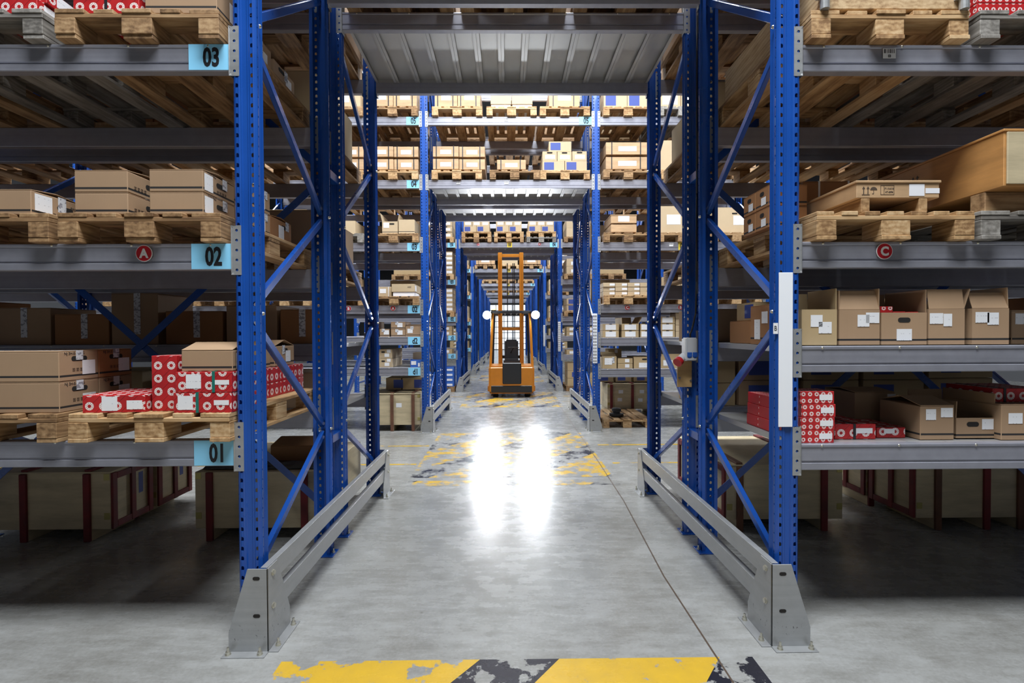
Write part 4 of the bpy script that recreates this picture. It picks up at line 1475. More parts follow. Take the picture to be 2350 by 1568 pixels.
on_face(inst('stamp_text', text_mesh('HT-BPM', 0.013, 'print', 0.9, 0.02), c), 'F', 0.4, 0.9, -0.046, 0.102)
xb = 2.507
c = crate('big orange plywood crate on weathered grey pallet, right edge of view', xb, xb + 0.62, P2, P2 + 0.40, 2.59, 1.05, foot=0.125, ply='ply_orange', brackets=False, lid=True)
for yy in (0.10, 0.50, 0.90):
    MB().box(-0.31, 0.31, yy, yy + 0.09, 0.001, 0.124).build('foot_beam', 'wood_brown_x', c, bevel=0.004)
MB().box(-0.30, 0.30, -0.010, -0.0005, 0.135, 0.395).build('end_panel', 'ply', c, bevel=0.002)
a = inst('up_arrows', ARW, c); on_face(a, 'L', 0.62, 1.05, -0.04, 0.315); a.scale = (1.5, 1, 1.5)
a = inst('umbrella_mark', UMB, c); on_face(a, 'L', 0.62, 1.05, -0.12, 0.30); a.scale = (1.5, 1, 1.5)
carton('dark strapped carton behind the flat crate, above red C badge', (1.900), (2.304), P2, P2 + 0.36, 3.30, 0.40, 'rust', stripe=False, straps=('strap_white', (-0.10, 0.09)))
for j in range(2):
    for i, yy in enumerate((2.98, 3.14)):
        carton(f'{("lower", "upper")[j]} {("front", "rear")[i]} small orange-brown carton with slot, seen through near right frame', 1.515, 1.74, P2 + 0.125 * j, P2 + 0.125 * j + 0.122, yy, 0.155, 'rust',
               slot=('L', 0.0, 0.085, 0.05), labels=(('L', 0.02, 0.04, 0.055, 0.045),), group='orange-brown cartons behind the near right frame')

# shelf d2
ZD2 = LEVEL['d2']
open_carton('tan open carton with two labels, first on d2 shelf beside near right upright', 1.538, 1.723, ZD2, ZD2 + 0.190, 2.68, 0.26, 'tan', False, {'B': (0.10, 0.10), 'R': (0.11, 0.0)},
            labels=(('F', -0.015, 0.13, 0.062, 0.062), ('F', 0.03, 0.095, 0.068, 0.060)))
open_carton('brown open carton with raised creased flap, second on d2 shelf', 1.735, 1.948, ZD2, ZD2 + 0.188, 2.68, 0.26, 'kraft', True, {'F': (0.105, -0.30), 'R': (0.11, 0.0), 'L': (0.10, 0.0)},
            labels=(('F', 0.02, 0.13, 0.062, 0.062), ('F', 0.068, 0.145, 0.070, 0.055)))
open_carton('brown open carton with hand slot and red boxes inside, third on d2 shelf', 1.957, 2.196, ZD2, ZD2 + 0.172, 2.68, 0.30, 'kraft', True, {'B': (0.115, 0.05), 'R': (0.12, 0.0)},
            slot=('F', 0.0, 0.133, 0.066), labels=(('F', 0.0, 0.056, 0.080, 0.060),))
for i in range(3):
    red_box(f'{("left", "centre", "right")[i]} red box inside the open carton with hand slot', (1.966) + 0.068 * i, (1.966) + 0.068 * i + 0.066, ZD2 + 0.006, ZD2 + (0.205, 0.178, 0.176)[i], 2.70, 0.24, group='red boxes inside the open carton')
open_carton('brown open carton with upright flap and labels, fourth on d2 shelf', 2.205, 2.396, ZD2, ZD2 + 0.190, 2.68, 0.26, 'kraft', True, {'F': (0.105, -0.15), 'R': (0.11, 0.3)},
            labels=(('F', -0.055, 0.140, 0.070, 0.056), ('F', 0.005, 0.132, 0.045, 0.066)))
open_carton('brown open carton with torn flap, fifth on d2 shelf', 2.435, 2.630, ZD2, ZD2 + 0.192, 2.68, 0.26, 'kraft', True, {'F': (0.09, -0.35), 'R': (0.11, -0.05)},
            labels=(('F', -0.045, 0.145, 0.072, 0.056), ('F', 0.012, 0.138, 0.060, 0.064)))
carton('brown carton half hidden behind the fifth open carton, d2 shelf', 2.782, 2.971, ZD2, ZD2 + 0.19, 2.82, 0.3, labels=(('F', -0.05, 0.14, 0.05, 0.06),))
carton('light brown carton with two labels behind near right upright, d2 shelf', 1.52, 1.82, ZD2, ZD2 + 0.235, 2.97, 0.24, 'rust', labels=(('L', 0.06, 0.16, 0.07, 0.07), ('L', -0.03, 0.09, 0.07, 0.12)))
carton('brown carton with dark panel at back of d2 shelf, near right frame', 1.56, 1.95, ZD2, ZD2 + 0.15, 3.30, 0.30, 'rust', stripe=False)
carton('brown carton with blue panel on top of another at back of d2 shelf', 1.60, 1.92, ZD2 + 0.151, ZD2 + 0.27, 3.32, 0.26, 'tan', stripe=False, blue=(('L', 0.05, 0.06, 0.12, 0.09),))

# shelf d1
ZD1 = LEVEL['d1']
xs = 1.520
for i in range(4):
    for j in range(4 if i == 0 else 3):
        lay = ('lowest', 'second', 'third', 'topmost')[j]
        o = red_box(f'{lay} red ring-print box, {("front", "second", "third", "fourth")[i]} pile of red stack behind near right upright', xs + 0.004 * ((j * 7) % 3), xs + 0.178 + 0.004 * ((j * 7) % 3), ZD1 + 0.0675 * j, ZD1 + 0.0675 * j + 0.0665, 2.66 + 0.15 * i, 0.147,
                    labels=(('F', 0.045, 0.035, 0.068, 0.030),) if i == 0 else (), group='red boxes stacked behind near right upright', plain_sides=True)
red_box('flat red box with large rings and dark strap, right of the red stack', 1.760, 1.981, ZD1, ZD1 + 0.080, 2.75, 0.32, True, (('F', 0.045, 0.045, 0.095, 0.028),), ('strap_dark', -0.005))
red_box('small flat red box with label, left of the peaked carton, d1 shelf', 2.008, 2.165, ZD1, ZD1 + 0.056, 2.78, 0.28, True, (('F', -0.01, 0.036, 0.058, 0.026),))
carton('brown carton with label standing at back of d1 shelf', (2.105), (2.249) + 0.10, ZD1, ZD1 + 0.215, 3.10, 0.3, labels=(('F', 0.10, 0.15, 0.05, 0.10),), lid=0.1)
carton('brown carton with peaked lid and two labels on d1 shelf', (2.198), (2.380), ZD1, ZD1 + 0.186, 2.72, 0.30, lid=0.25, labels=(('F', -0.035, 0.135, 0.054, 0.058), ('F', 0.05, 0.145, 0.064, 0.050)))
open_carton('low open brown carton with hand slot, right of the peaked carton', (2.408), (2.618), ZD1, ZD1 + 0.112, 2.74, 0.34, 'kraft', True, {'B': (0.12, 0.0), 'L': (0.09, -0.05), 'R': (0.13, 0.05)},
            slot=('F', -0.015, 0.078, 0.066), labels=(('F', 0.065, 0.078, 0.062, 0.056),))
carton('brown carton with label under a red box, right edge of d1 shelf', (2.614), (2.863), ZD1, ZD1 + 0.19, 2.70, 0.34, labels=(('F', -0.05, 0.115, 0.075, 0.056),))
red_box('red ring-print box with dark strap on top of right-edge carton', (2.642), (2.934), ZD1 + 0.191, ZD1 + 0.265, 2.78, 0.30, True, (), ('strap_dark', -0.08))

# right bay, rear row
for lev, z in (('02', Z2), ('03', Z3)):
    for i, tone in enumerate(('brown', 'fresh', 'brown')):
        x = bay_x(1) - (1 - i) * 0.86
        pos = ('left', 'middle', 'right')[i]
        pallet(x, YB - 0.05, z, tone, f'{tone if tone != "fresh" else "light"} pallet at level {lev}, {pos} of right bay, rear row of nearest rack')
        if i or lev == '03':
            load(x, YB, z + PT, 0.74, 1.0, 0.30 + 0.1 * R.random(), ('kraft', 'tan', 'rust')[(i + (lev == '03')) % 3], f'{pos} pallet, level {lev}, rear row, nearest rack right', R, 2 if lev == '03' else 1, 1, group=f'cartons right rear {lev} {pos}', parts=False)
for i, (xa, xb_, h, tone) in enumerate(((1.52, 1.92, .26, 'kraft'), (1.95, 2.35, .22, 'rust'), (2.4, 2.9, .24, 'tan'), (2.95, 3.4, .28, 'kraft'), (3.45, 3.95, .24, 'rust'))):
    carton(f'brown carton on rear d2 shelf right of the passage, {("leftmost", "second", "third", "fourth", "fifth")[i]} from left', xa, xb_, ZD2, ZD2 + h, YB + 0.06, 0.5, tone, stripe=False, group='cartons on the rear d2 shelf right of the passage')
for i, (xa, xb_, h, tone) in enumerate(((1.52, 1.80, .18, 'tan'), (1.83, 2.30, .20, 'kraft'), (2.34, 2.78, .20, 'tan'), (2.82, 3.30, .20, 'tan'), (3.34, 3.85, .21, 'tan'))):
    for j in range(2):
        carton(f'{("lower", "upper")[j]} tan carton with blue panel on rear d1 shelf, right bay, {("leftmost", "second", "third", "fourth", "fifth")[i]} stack', xa, xb_, ZD1 + h * j, ZD1 + h * j + h - 0.002, YB + 0.06, 0.5, tone, stripe=False,
               blue=(('F', -0.08, h * 0.5, 0.16, h * 0.6),), group='cartons on the rear d1 shelf right of the passage')

# loads above, mostly over the view, added to keep the lamps off levels below
for b, sd in ((-1, 'left'), (1, 'right')):
    for row, y in (('A', PF), ('B', YB - 0.05)):
        for i in range(3):
            x = bay_x(b) + (i - 1) * 0.88
            ps = ('left', 'middle', 'right')[i]
            pallet(x, y, LEVEL['04'], 'brown', f'{ps} shade-casting pallet added on top level four, {sd} bay, {ROW_NAME[row]} of nearest rack', parts=False)
            load(x, y + 0.03, LEVEL['04'] + PT, 0.86, 1.16, 1.0, 'kraft', f'{ps} pallet, shade load added on top level four, {sd} bay, {ROW_NAME[row]}', R, 1, 1, parts=False)

# the deck over the passage carries pallets too
for row, y in (('A', PF), ('B', YB - 0.05)):
    for i in range(3):
        x = bay_x(0) + (i - 1) * 0.86
        pallet(x, y + (0.06 if row == 'A' else -0.04), LEVEL['04'], ('brown', 'fresh', 'brown')[i], f'pallet {("left", "middle", "right")[i]} on the deck over the passage, {ROW_NAME[row]} of nearest rack', parts=False)
        load(x, y + 0.06, LEVEL['04'] + PT, 0.74, 1.0, 0.5, 'kraft', f'{("left", "middle", "right")[i]} pallet on passage deck, {ROW_NAME[row]}, nearest rack', R, 1, 1, group=f'cartons on the passage deck {row}', parts=False)

# things fixed to the near right uprights
t = inst('rack_board', MB().box(-0.036, 0.036, -0.004, 0, -0.395, 0.395).mesh('rack_board', 'white_board', bevel=0.001), None, (1.424, 2.6270, 1.482))
tag(t, 'long blank white board fixed upright to near right upright', 'sign board')
t = inst('bay_sticker', MB().box(-0.012, 0.012, -0.001, 0, -0.028, 0.028).mesh('bay_sticker', 'white'), None, (1.374, 2.6285, 1.592))
tag(t, 'small white sticker reading B beside the long white board', 'sticker')
inst('letter', text_mesh('B', 0.036, 'ink', 0.72, 0.005), t, (0, -0.0014, 0.001))

# socket box and plywood board on the rear right upright
ys = FB + FD + GAP
t = thing('socket_box', 'grey power socket box with blue outlets and red plug connector on rear right upright', 'socket', (1.375, ys - 0.03, 1.37))
MB().box(-0.030, 0.055, -0.10, 0.0, -0.01, 0.165).build('box_body', 'socket_grey', t, bevel=0.008, seg=2)
MB().box(-0.034, -0.029, -0.09, -0.01, 0.0, 0.155).build('cover', 'white', t, bevel=0.002)
for i, (x, mt) in enumerate(((-0.005, 'socket_blue'), (0.036, 'socket_blue'))):
    MB().cyl((x, -0.103, 0.03), (x, -0.10, 0.03), 0.019, 18).box(x - 0.018, x + 0.018, -0.106, -0.10, 0.02, 0.055).build('outlet', mt, t, bevel=0.002)
pc = MB().cyl((-0.03, -0.05, 0.03), (-0.075, -0.085, -0.005), 0.026, 16, 0, 0.030).build('connector_body', 'socket_grey', t)
MB().cyl((-0.075, -0.085, -0.005), (-0.098, -0.103, -0.023), 0.035, 18).build('connector_cap', 'socket_red', t)
t2 = inst('plywood_board', MB().box(-0.056, 0.056, -0.014, 0, -0.10, 0.10).mesh('plywood_board', 'board', bevel=0.002), None, (1.362, ys - 0.032, 1.255))
tag(t2, 'small plywood board under the grey socket box on rear right upright', 'board')
MB().cyl((-0.04, -0.020, -0.03), (-0.04, -0.014, -0.03), 0.008, 8).cyl((0.045, -0.020, -0.05), (0.045, -0.014, -0.05), 0.008, 8).build('screw', 'zinc', t2)
cable = MB()
pts = [(1.40, ys - 0.06, 1.536), (1.40, ys - 0.055, 1.56), (1.40, ys - 0.10, 1.60), (1.405, ys - 0.16, 1.72), (1.406, ys - 0.175, 1.95), (1.406, ys - 0.178, 2.6), (1.406, ys - 0.178, 3.9)]
for p, q in zip(pts, pts[1:]):
    cable.cyl(p, q, 0.007, 8)
tag(cable.build('power_cable', 'rubber', smooth=True), 'black power cable running up from the grey socket box', 'cable')

# ------------------------------------------------------------------ the second rack
F2 = BLOCK_Y[1]
P2F = F2 - 0.05
Y2 = F2 + 0.02
def lev2(lev, b):
    return BEAMS[(1, b, lev, 'A', False)].location.z
def pal2(px, lev, b, tone, where, parts=True, y=None):
    return pallet(px, P2F if y is None else y, lev2(lev, b), tone, f'{ {"fresh": "light", "brown": "brown", "grey": "grey"}[tone]} pallet {where}', parts=parts)

# above the passage, level 05
for i, (pa, pb, tone) in enumerate(((-1.206, -0.348, 'fresh'), (-0.313, 0.490, 'fresh'), (0.518, 1.358, 'fresh'))):
    nm = ('left', 'middle', 'right')[i]
    cx = (pa + pb) / 2
    pal2(cx, '05', 0, tone, f'{nm} of three on the upper beam above passage, second rack')
    z = lev2('05', 0) + PT
    if i == 0:
        load(cx, Y2, z, 0.74, 0.9, 0.36, 'crate', 'left pallet, 05 beam above passage', R, 2, 1)
    elif i == 1:
        for j, (ss, u) in enumerate((('left', -0.17), ('right', 0.17))):
            carton(f'{ss} plain pale carton on middle pallet, 05 beam above passage', cx + u - 0.165, cx + u + 0.165, z + 0.062, z + 0.36, Y2, 0.9, 'pale', stripe=False)
            carton(f'{ss} flat white carton under a pale carton, middle pallet, 05 beam', cx + u - 0.155, cx + u + 0.155, z, z + 0.061, Y2 + 0.01, 0.9, 'paper_blank', stripe=False)
    else:
        load(cx + 0.0, Y2, z, 0.50, 0.9, 0.34, 'crate', 'right pallet, 05 beam above passage', R, 1, 1)
# above the passage, level 04
z = lev2('04', 0)
cx = (-1.196 + -0.383) / 2
pal2(cx, '04', 0, 'fresh', 'left of three on the beam above passage opening, second rack')
load(cx + 0.03, Y2, z + PT, 0.84, 0.9, 0.40, 'crate', 'left pallet, 04 beam above passage', R, 2, 2)
cx = (-0.278 + 0.544) / 2
pal2(cx, '04', 0, 'brown', 'middle of three on the beam above passage opening, second rack')
load(cx - 0.05, Y2, z + PT, 0.47, 0.8, 0.19, 'crate', 'middle pallet, 04 beam above passage', R, 1, 1)
cx = (0.558 + 1.298) / 2 + 0.012
pal2(cx, '04', 0, 'fresh', 'right of three on the beam above passage opening, second rack', y=P2F + 0.02)
load(cx, Y2, z + PT, 0.72, 0.8, 0.17, 'blue', 'bottom row, right pallet, 04 beam above passage', R, 2, 1)
load(cx, Y2 + 0.01, z + PT + 0.171, 0.72, 0.8, 0.155, 'white', 'middle row, right pallet, 04 beam above passage', R, 3, 1)
load(cx - 0.07, Y2 + 0.03, z + PT + 0.327, 0.37, 0.6, 0.165, 'blue', 'top of the pile, right pallet, 04 beam above passage', R, 1, 1)

# left bay (towards the 0x signs)
xr = -1.405
def bayload(b, lev, slots, side):
    """slots: list of (centre x, tone, kind, w, h, cols, layers, name)"""
    z = lev2(lev, b)
    for (x, tone, kind, w, h, cols, layers, nm) in slots:
        pal2(x, lev, b, tone, f'{nm} at level {lev}, {side} of second rack', parts=(abs(x) < 2.6))
        if kind:
            load(x, Y2, z + PT, w, 0.9, h, kind, f'{nm} pallet, level {lev}, {side}, second rack', R, cols, layers)
xa = xr - 0.40
for lev, a, b_, c_ in (('06', ('brown', 'kraft', .7, .4, 2, 1), ('fresh', 'pale', .7, .3, 2, 1), ('brown', 'pale', .7, .4, 1, 1)),
                       ('05', ('brown', 'crate', .76, .36, 2, 1), ('brown', 'pale', .7, .3, 2, 1), ('brown', 'kraft', .7, .4, 1, 1)),
                       ('04', ('fresh', 'crate', .80, .40, 2, 2), ('fresh', 'crate', .78, .40, 2, 2), ('brown', 'kraft', .7, .4, 2, 1)),
                       ('03', ('brown', None, .70, .34, 2, 1), ('grey', 'pale', .5, .22, 1, 1), ('brown', 'tan', .7, .4, 2, 2)),
                       ('02', ('brown', None, .70, .24, 1, 1), ('fresh', 'tan', .6, .3, 1, 1), ('fresh', 'kraft', .7, .3, 2, 1))):
    bayload(-1, lev, [(xa, *a, 'nearest the passage'), (xa - 0.87, *b_, 'middle one'), (xa - 1.74, *c_, 'far one')], 'left bay')
z = lev2('03', -1) + PT
open_carton('open carton with raised flaps and label on 03 pallet, second rack left bay', (-1.994), (-1.744), z, z + 0.20, Y2, 0.5, 'pale', True, {'L': (0.14, 0.25), 'R': (0.12, 0.2), 'B': (0.1, 0.2)}, slot=('F', 0.03, 0.16, 0.08), labels=(('F', -0.06, 0.14, 0.09, 0.08),))
carton('plain pale carton beside the open one on 03 pallet, second rack left', (-1.730), (-1.473), z, z + 0.23, Y2 - 0.01, 0.5, 'pale')
carton('wooden tool chest behind cartons on 03 pallet, second rack left bay', (-1.895), (-1.492), z, z + 0.32, Y2 + 0.53, 0.3, 'crate_wood', stripe=False)
z = lev2('02', -1) + PT
carton('flat pale lower carton on 02 pallet, second rack left bay', (-1.829), (-1.488), z, z + 0.07, Y2, 0.5, 'paper_blank', stripe=False)
carton('long brown carton on top of a flat pale one, 02 pallet, second rack', (-1.849), (-1.480), z + 0.071, z + 0.20, Y2 - 0.01, 0.6, 'pale', stripe=False, writing=(('F', 0.10, 0.075, 0.04, 'ABE'),), labels=(('R', -0.2, 0.06, 0.12, 0.09),))
carton('brown strapped carton left of the long one, 02 pallet, second rack', (-2.100), (-1.863), z, z + 0.16, Y2 + 0.05, 0.5, 'pale', stripe=False, labels=(('F', -0.02, 0.09, 0.10, 0.07),), straps=('strap_white', (0.07,)))
z = lev2('d2', -1)
for i, (pa, pb, h, n, op) in enumerate(((-2.054, -1.902, .13, 1, True), (-1.874, -1.644, .122, 2, False), (-1.637, -1.394, .17, 1, False))):
    for j in range(n):
        nm = f'{("left", "middle", "right")[i]} {("lower " if n > 1 and j == 0 else "upper " if n > 1 else "")}brown carton with label on d2 shelf, second rack left bay'
        a = (nm, pa, pb, z + h * j, z + h * (j + 1) - 0.002, Y2 + 0.03, 0.5)
        carton(*a, 'kraft', lid=0.15 if i == 2 else 0.0, labels=(('F', 0.03 if i != 2 else -0.05, h * 0.55, 0.085, 0.07),), tape=('F', -0.02, 0.05, 0.05))
carton('brown carton at far left of d2 shelf, second rack left bay', (-2.293), (-2.105), z, z + 0.25, Y2 + 0.05, 0.5, 'kraft')
z = lev2('d1', -1)
for j in range(2):
    for k in range(3):
        carton(f'{("lower", "upper")[j]} {("front", "middle", "rear")[k]} tan carton with two labels on d1 shelf, second rack left', (-2.067), (-1.858), z + 0.148 * j, z + 0.148 * j + 0.146, Y2 + 0.03 + 0.27 * k, 0.26, 'pale', stripe=False,
               labels=(('F', 0.05, 0.115, 0.06, 0.05), ('F', 0.02, 0.05, 0.075, 0.055)), slot=('F', -0.04, 0.10, 0.06))
carton('small pale carton behind the blue box on d1 shelf, second rack', (-1.572), (-1.384), z, z + 0.23, Y2 + 0.30, 0.25, 'pale', stripe=False)
o = carton('blue patterned box with white label on d1 shelf, second rack left', (-1.566), (-1.377), z, z + 0.12, Y2 + 0.03, 0.25, 'bluebox', stripe=False, labels=(('F', -0.04, 0.07, 0.08, 0.06), ('F', 0.045, 0.04, 0.03, 0.06)))
crate('pale plywood crate with dark red battens on floor, second rack left bay', (-2.284), (-1.411), 0, 0.60, F2 + 0.06, 1.0, battens=(-0.02, 0.32), foot=0.10, bat='batten_brown', labels=(('F', 0.09, 0.42, 0.09, 0.07),))
for i, (pa, pb) in enumerate(((-2.054, -1.797), (-1.776, -1.380))):
    carton(f'{("left", "right")[i]} carton with blue panel on crate lid, second rack left bay', pa, pb, 0.63, 0.83, F2 + 0.45, 0.5, 'tan', stripe=False, blue=(('F', 0.08, 0.1, 0.16, 0.14),))

# right bay (red C badge)
xl = 1.549
xb2 = xl + 0.40
for lev, a, b_, c_ in (('06', ('fresh', 'pale', .7, .3, 2, 1), ('brown', 'kraft', .7, .4, 2, 1), ('brown', 'pale', .7, .4, 1, 1)),
                       ('05', ('fresh', 'blue', .76, .32, 2, 1), ('grey', 'white', .74, .34, 2, 1), ('brown', 'kraft', .7, .4, 1, 1)),
                       ('04', ('brown', 'crate', .70, .46, 1, 2), ('fresh', 'pale', .74, .5, 1, 1), ('brown', 'kraft', .7, .4, 2, 1)),
                       ('03', ('brown', None, .50, .28, 1, 2), ('brown', 'pale', .74, .44, 1, 1), ('brown', 'pale', .7, .42, 1, 1)),
                       ('02', ('fresh', 'low', .80, .21, 4, 3), ('fresh', 'pale', .6, .3, 2, 2), ('fresh', 'kraft', .7, .3, 2, 1))):
    bayload(1, lev, [(xb2, *a, 'nearest the passage'), (xb2 + 0.87, *b_, 'middle one'), (xb2 + 1.74, *c_, 'far one')], 'right bay')
z = lev2('03', 1) + PT
for j in range(2):
    crate(f'{("lower", "upper")[j]} brown wooden box on 03 pallet, second rack right bay', (1.681), (2.094), z + 0.145 * j, z + 0.145 * (j + 1) - 0.002, Y2, 0.6, foot=0.02, ply='crate_wood', brackets=False, lid=(j == 1), labels=(('F', 0.0, 0.09, 0.18, 0.09),) if j else ())
z = lev2('d2', 1)
for i, (pa, pb, n) in enumerate(((1.547, 1.813, 2), (1.862, 2.136, 2), (2.164, 2.361, 2), (2.480, 2.726, 3))):
    for j in range(n):
        if i == 1 and j == 1:
            open_carton('open tan carton with wide white label on d2 shelf, second rack right', pa, pb, z + 0.113, z + 0.225, Y2 + 0.03, 0.5, 'tan', False, {'B': (0.12, 0.3), 'L': (0.10, 0.05), 'R': (0.13, 0.5)},
                        labels=(('F', 0.0, 0.055, 0.19, 0.085),), slot=('F', 0, 0.098, 0.05))
        else:
            carton(f'{("lower", "upper", "topmost")[j]} tan carton with wide white label, d2 shelf, second rack right, {("first", "second", "third", "fourth")[i]} from upright', pa, pb, z + 0.113 * j, z + 0.113 * (j + 1) - 0.002, Y2 + 0.03, 0.5, 'tan', stripe=False,
                   labels=(('F', 0.0, 0.055, 0.17, 0.085),), slot=('F', 0, 0.098, 0.05))
for j in range(5):
    carton(f'{("lowest", "second", "third", "fourth", "topmost")[j]} of five small brown cartons stacked on d2 shelf, second rack right', (2.740), (2.923), z + 0.10 * j, z + 0.10 * j + 0.098, Y2 + 0.03, 0.3, 'pale', stripe=False)
z = lev2('d1', 1)
carton('taped carton with crumpled white paper at left of d1 shelf, second rack right', (1.544), (1.776), z, z + 0.19, Y2 + 0.03, 0.4, 'tan', stripe=False, lid=0.4, labels=(('F', -0.02, 0.12, 0.12, 0.11),), tape=('F', 0.06, 0.10, 0.04))
for j in range(2):
    carton(f'{("lower", "upper")[j]} flat tan carton beside the taped one, d1 shelf, second rack right', (1.797), (2.036), z + 0.085 * j, z + 0.085 * j + 0.083, Y2 + 0.03, 0.4, 'tan', stripe=False, labels=(('F', 0.03, 0.045, 0.07, 0.055),))
carton('open tan carton behind the flat ones, d1 shelf, second rack right', (1.727), (1.952), z, z + 0.31, Y2 + 0.46, 0.3, 'tan', stripe=False, labels=(('F', 0.02, 0.27, 0.05, 0.06),))
carton('wide tan carton with white label, d1 shelf, second rack right', (2.057), (2.360), z, z + 0.19, Y2 + 0.03, 0.5, 'tan', stripe=False, slot=('F', 0.02, 0.15, 0.08), labels=(('F', 0.02, 0.055, 0.18, 0.08),))
carton('tan carton with label right of the wide one, d1 shelf, second rack', (2.487), (2.853), z, z + 0.24, Y2 + 0.03, 0.5, 'tan', stripe=False, labels=(('F', -0.06, 0.09, 0.15, 0.09),))
crate('light plywood crate on red battens behind the floor pallet, second rack right', 1.90, 2.85, 0, 0.60, 9.76, 0.9, battens=(-0.40, 0.0, 0.42), foot=0.13, bat='batten_red', labels=(('F', -0.22, 0.46, 0.085, 0.065), ('F', 0.18, 0.46, 0.085, 0.065), ('F', -0.24, 0.31, 0.085, 0.065), ('F', 0.15, 0.30, 0.085, 0.065)))
for i, (xa_, xb_) in enumerate(((1.78, 2.05), (2.10, 2.40), (2.45, 2.80))):
    carton(f'{("left", "middle", "right")[i]} carton with blue panel on light crate lid, second rack right', xa_, xb_, 0.63, 0.84, 9.95, 0.4, 'tan', stripe=False, blue=(('F', -0.04, 0.1, 0.15, 0.15),))
pallet((1.591) + 0.40, 8.52, 0.0, 'fresh', 'light pallet with a black gear part, on floor, second rack right')
gr = thing('gear_casting', 'black ribbed gear casting standing on the floor pallet, second rack right', 'machine part', ((1.866), 8.80, PT))
MB().lathe([(0, 0), (0.085, 0), (0.115, 0.015), (0.118, 0.030), (0.112, 0.034), (0.118, 0.038), (0.118, 0.055), (0.095, 0.062), (0.062, 0.066), (0.060, 0.085), (0.066, 0.088), (0.0, 0.088)], 32).build('flange', 'black', gr)
tm = MB()
for i in range(26):
    a = 2 * math.pi * i / 26
    tm.box(0.114 * math.cos(a) - 0.005, 0.114 * math.cos(a) + 0.005, 0.114 * math.sin(a) - 0.005, 0.114 * math.sin(a) + 0.005, 0.014, 0.056)
tm.build('gear_teeth', 'black', gr)
MB().lathe([(0, 0.088), (0.070, 0.088), (0.080, 0.095), (0.080, 0.112), (0.074, 0.118), (0.080, 0.124), (0.080, 0.140), (0.050, 0.150), (0.03, 0.146), (0, 0.146)], 32).build('hub', 'black', gr)

# rear row of the second rack and its far bays, seen only in glimpses
for lev in ('03', '04', '05'):
    for b in (-1, 1):
        for i in range(2):
            x = bay_x(b) + (0.88 - 0.9 * i) * (1 if b < 0 else -1)
            sd = 'left' if b < 0 else 'right'
            nm = ('nearest the passage', 'second from the passage')[i]
            pallet(x, F2 + FD + GAP - 0.03, lev2(lev, b) if lev in ('03', '04', '05') else 0, ('brown', 'fresh')[i], f'pallet {nm}, level {lev}, rear row of second rack, {sd}', parts=False)
            load(x, F2 + FD + GAP, lev2(lev, b) + PT, 0.74, 0.9, 0.42, ('pale', 'kraft', 'tan')[(i + len(lev) + b) % 3], f'pallet {nm}, level {lev}, rear row, second rack {sd}', R, 1, 1, parts=False)
for i in range(3):
    x = bay_x(0) + (i - 1) * 0.88
    for lev in ('04', '05'):
        pallet(x, F2 + FD + GAP - 0.03, LEVEL[lev], 'brown', f'{("left", "middle", "right")[i]} pallet above the passage, level {lev}, rear row of second rack', parts=False)
        if lev == '05':
            load(x, F2 + FD + GAP, LEVEL[lev] + PT, 0.74, 0.9, 0.45, 'kraft', f'{("left", "middle", "right")[i]} pallet over passage, level 05, rear row, second rack', R, 1, 1, parts=False)
for lev, z, y in (('d2', 1.50, F2 + FD + GAP + 0.08), ('02', 2.035, F2 + FD + GAP + 0.02)):
    for b in (-1, 1):
        sd = 'left' if b < 0 else 'right'
        for i in range(1 if lev == '02' else 0):
            x = bay_x(b) + (0.95 - 0.62 * i) * (1 if b < 0 else -1)
            if lev == '02':
                if i < 1:
                    x = bay_x(b) + (0.88 - 0.88 * i) * (1 if b < 0 else -1)
                    pallet(x, y - 0.05, z, 'brown', f'pallet at level 02 rear row, second rack {sd} bay, {("first", "second", "third")[i]} from passage', parts=False)
                    load(x, y, z + PT, 0.74, 0.9, 0.40, ('tan', 'kraft', 'rust')[i], f'pallet {("first", "second", "third")[i]} from passage, level 02 rear row, second rack {sd}', R, 1, 1, parts=False)
            else:
                carton(f'tan carton on rear d2 shelf, second rack {sd} bay, {("first", "second", "third", "fourth")[i]} from passage', x - 0.25, x + 0.25, z, z + 0.2 + 0.05 * (i % 2), y, 0.5, ('tan', 'kraft')[i % 2], stripe=False)
# the far bays of the second rack (glimpsed under the near shelves)
for b in (-2, 2):
    sd = 'left' if b < 0 else 'right'
    for lev in ('02', '03'):
        shelf_beam(b, F2 + 0.001, LEVEL[lev], False, f'grey shelf beam level {lev}, far {sd} bay of second rack', False)
        shelf_beam(b, F2 + FD - 0.001, LEVEL[lev], True, f'grey rear shelf beam level {lev}, far {sd} bay of second rack', False)
        for i in range(3):
            x = bay_x(b) + (0.88 - 0.88 * i)
            pallet(x, P2F, LEVEL[lev], ('fresh', 'brown')[i % 2], f'pallet level {lev}, far {sd} bay of second rack, {("right", "middle", "left")[i]}', parts=False)
            load(x, Y2, LEVEL[lev] + PT, 0.74, 0.9, 0.45, ('pale', 'tan', 'kraft')[i], f'{("right", "middle", "left")[i]} pallet, level {lev}, far {sd} bay, second rack', R, 1, 1, parts=False)
    sgn = -1 if b < 0 else 1
    rack_frame(FX[1] - 2 * BAY if b < 0 else FX[2] + 2 * BAY, F2, 'A', f'blue perforated frame at the far {sd} end of second rack', True)

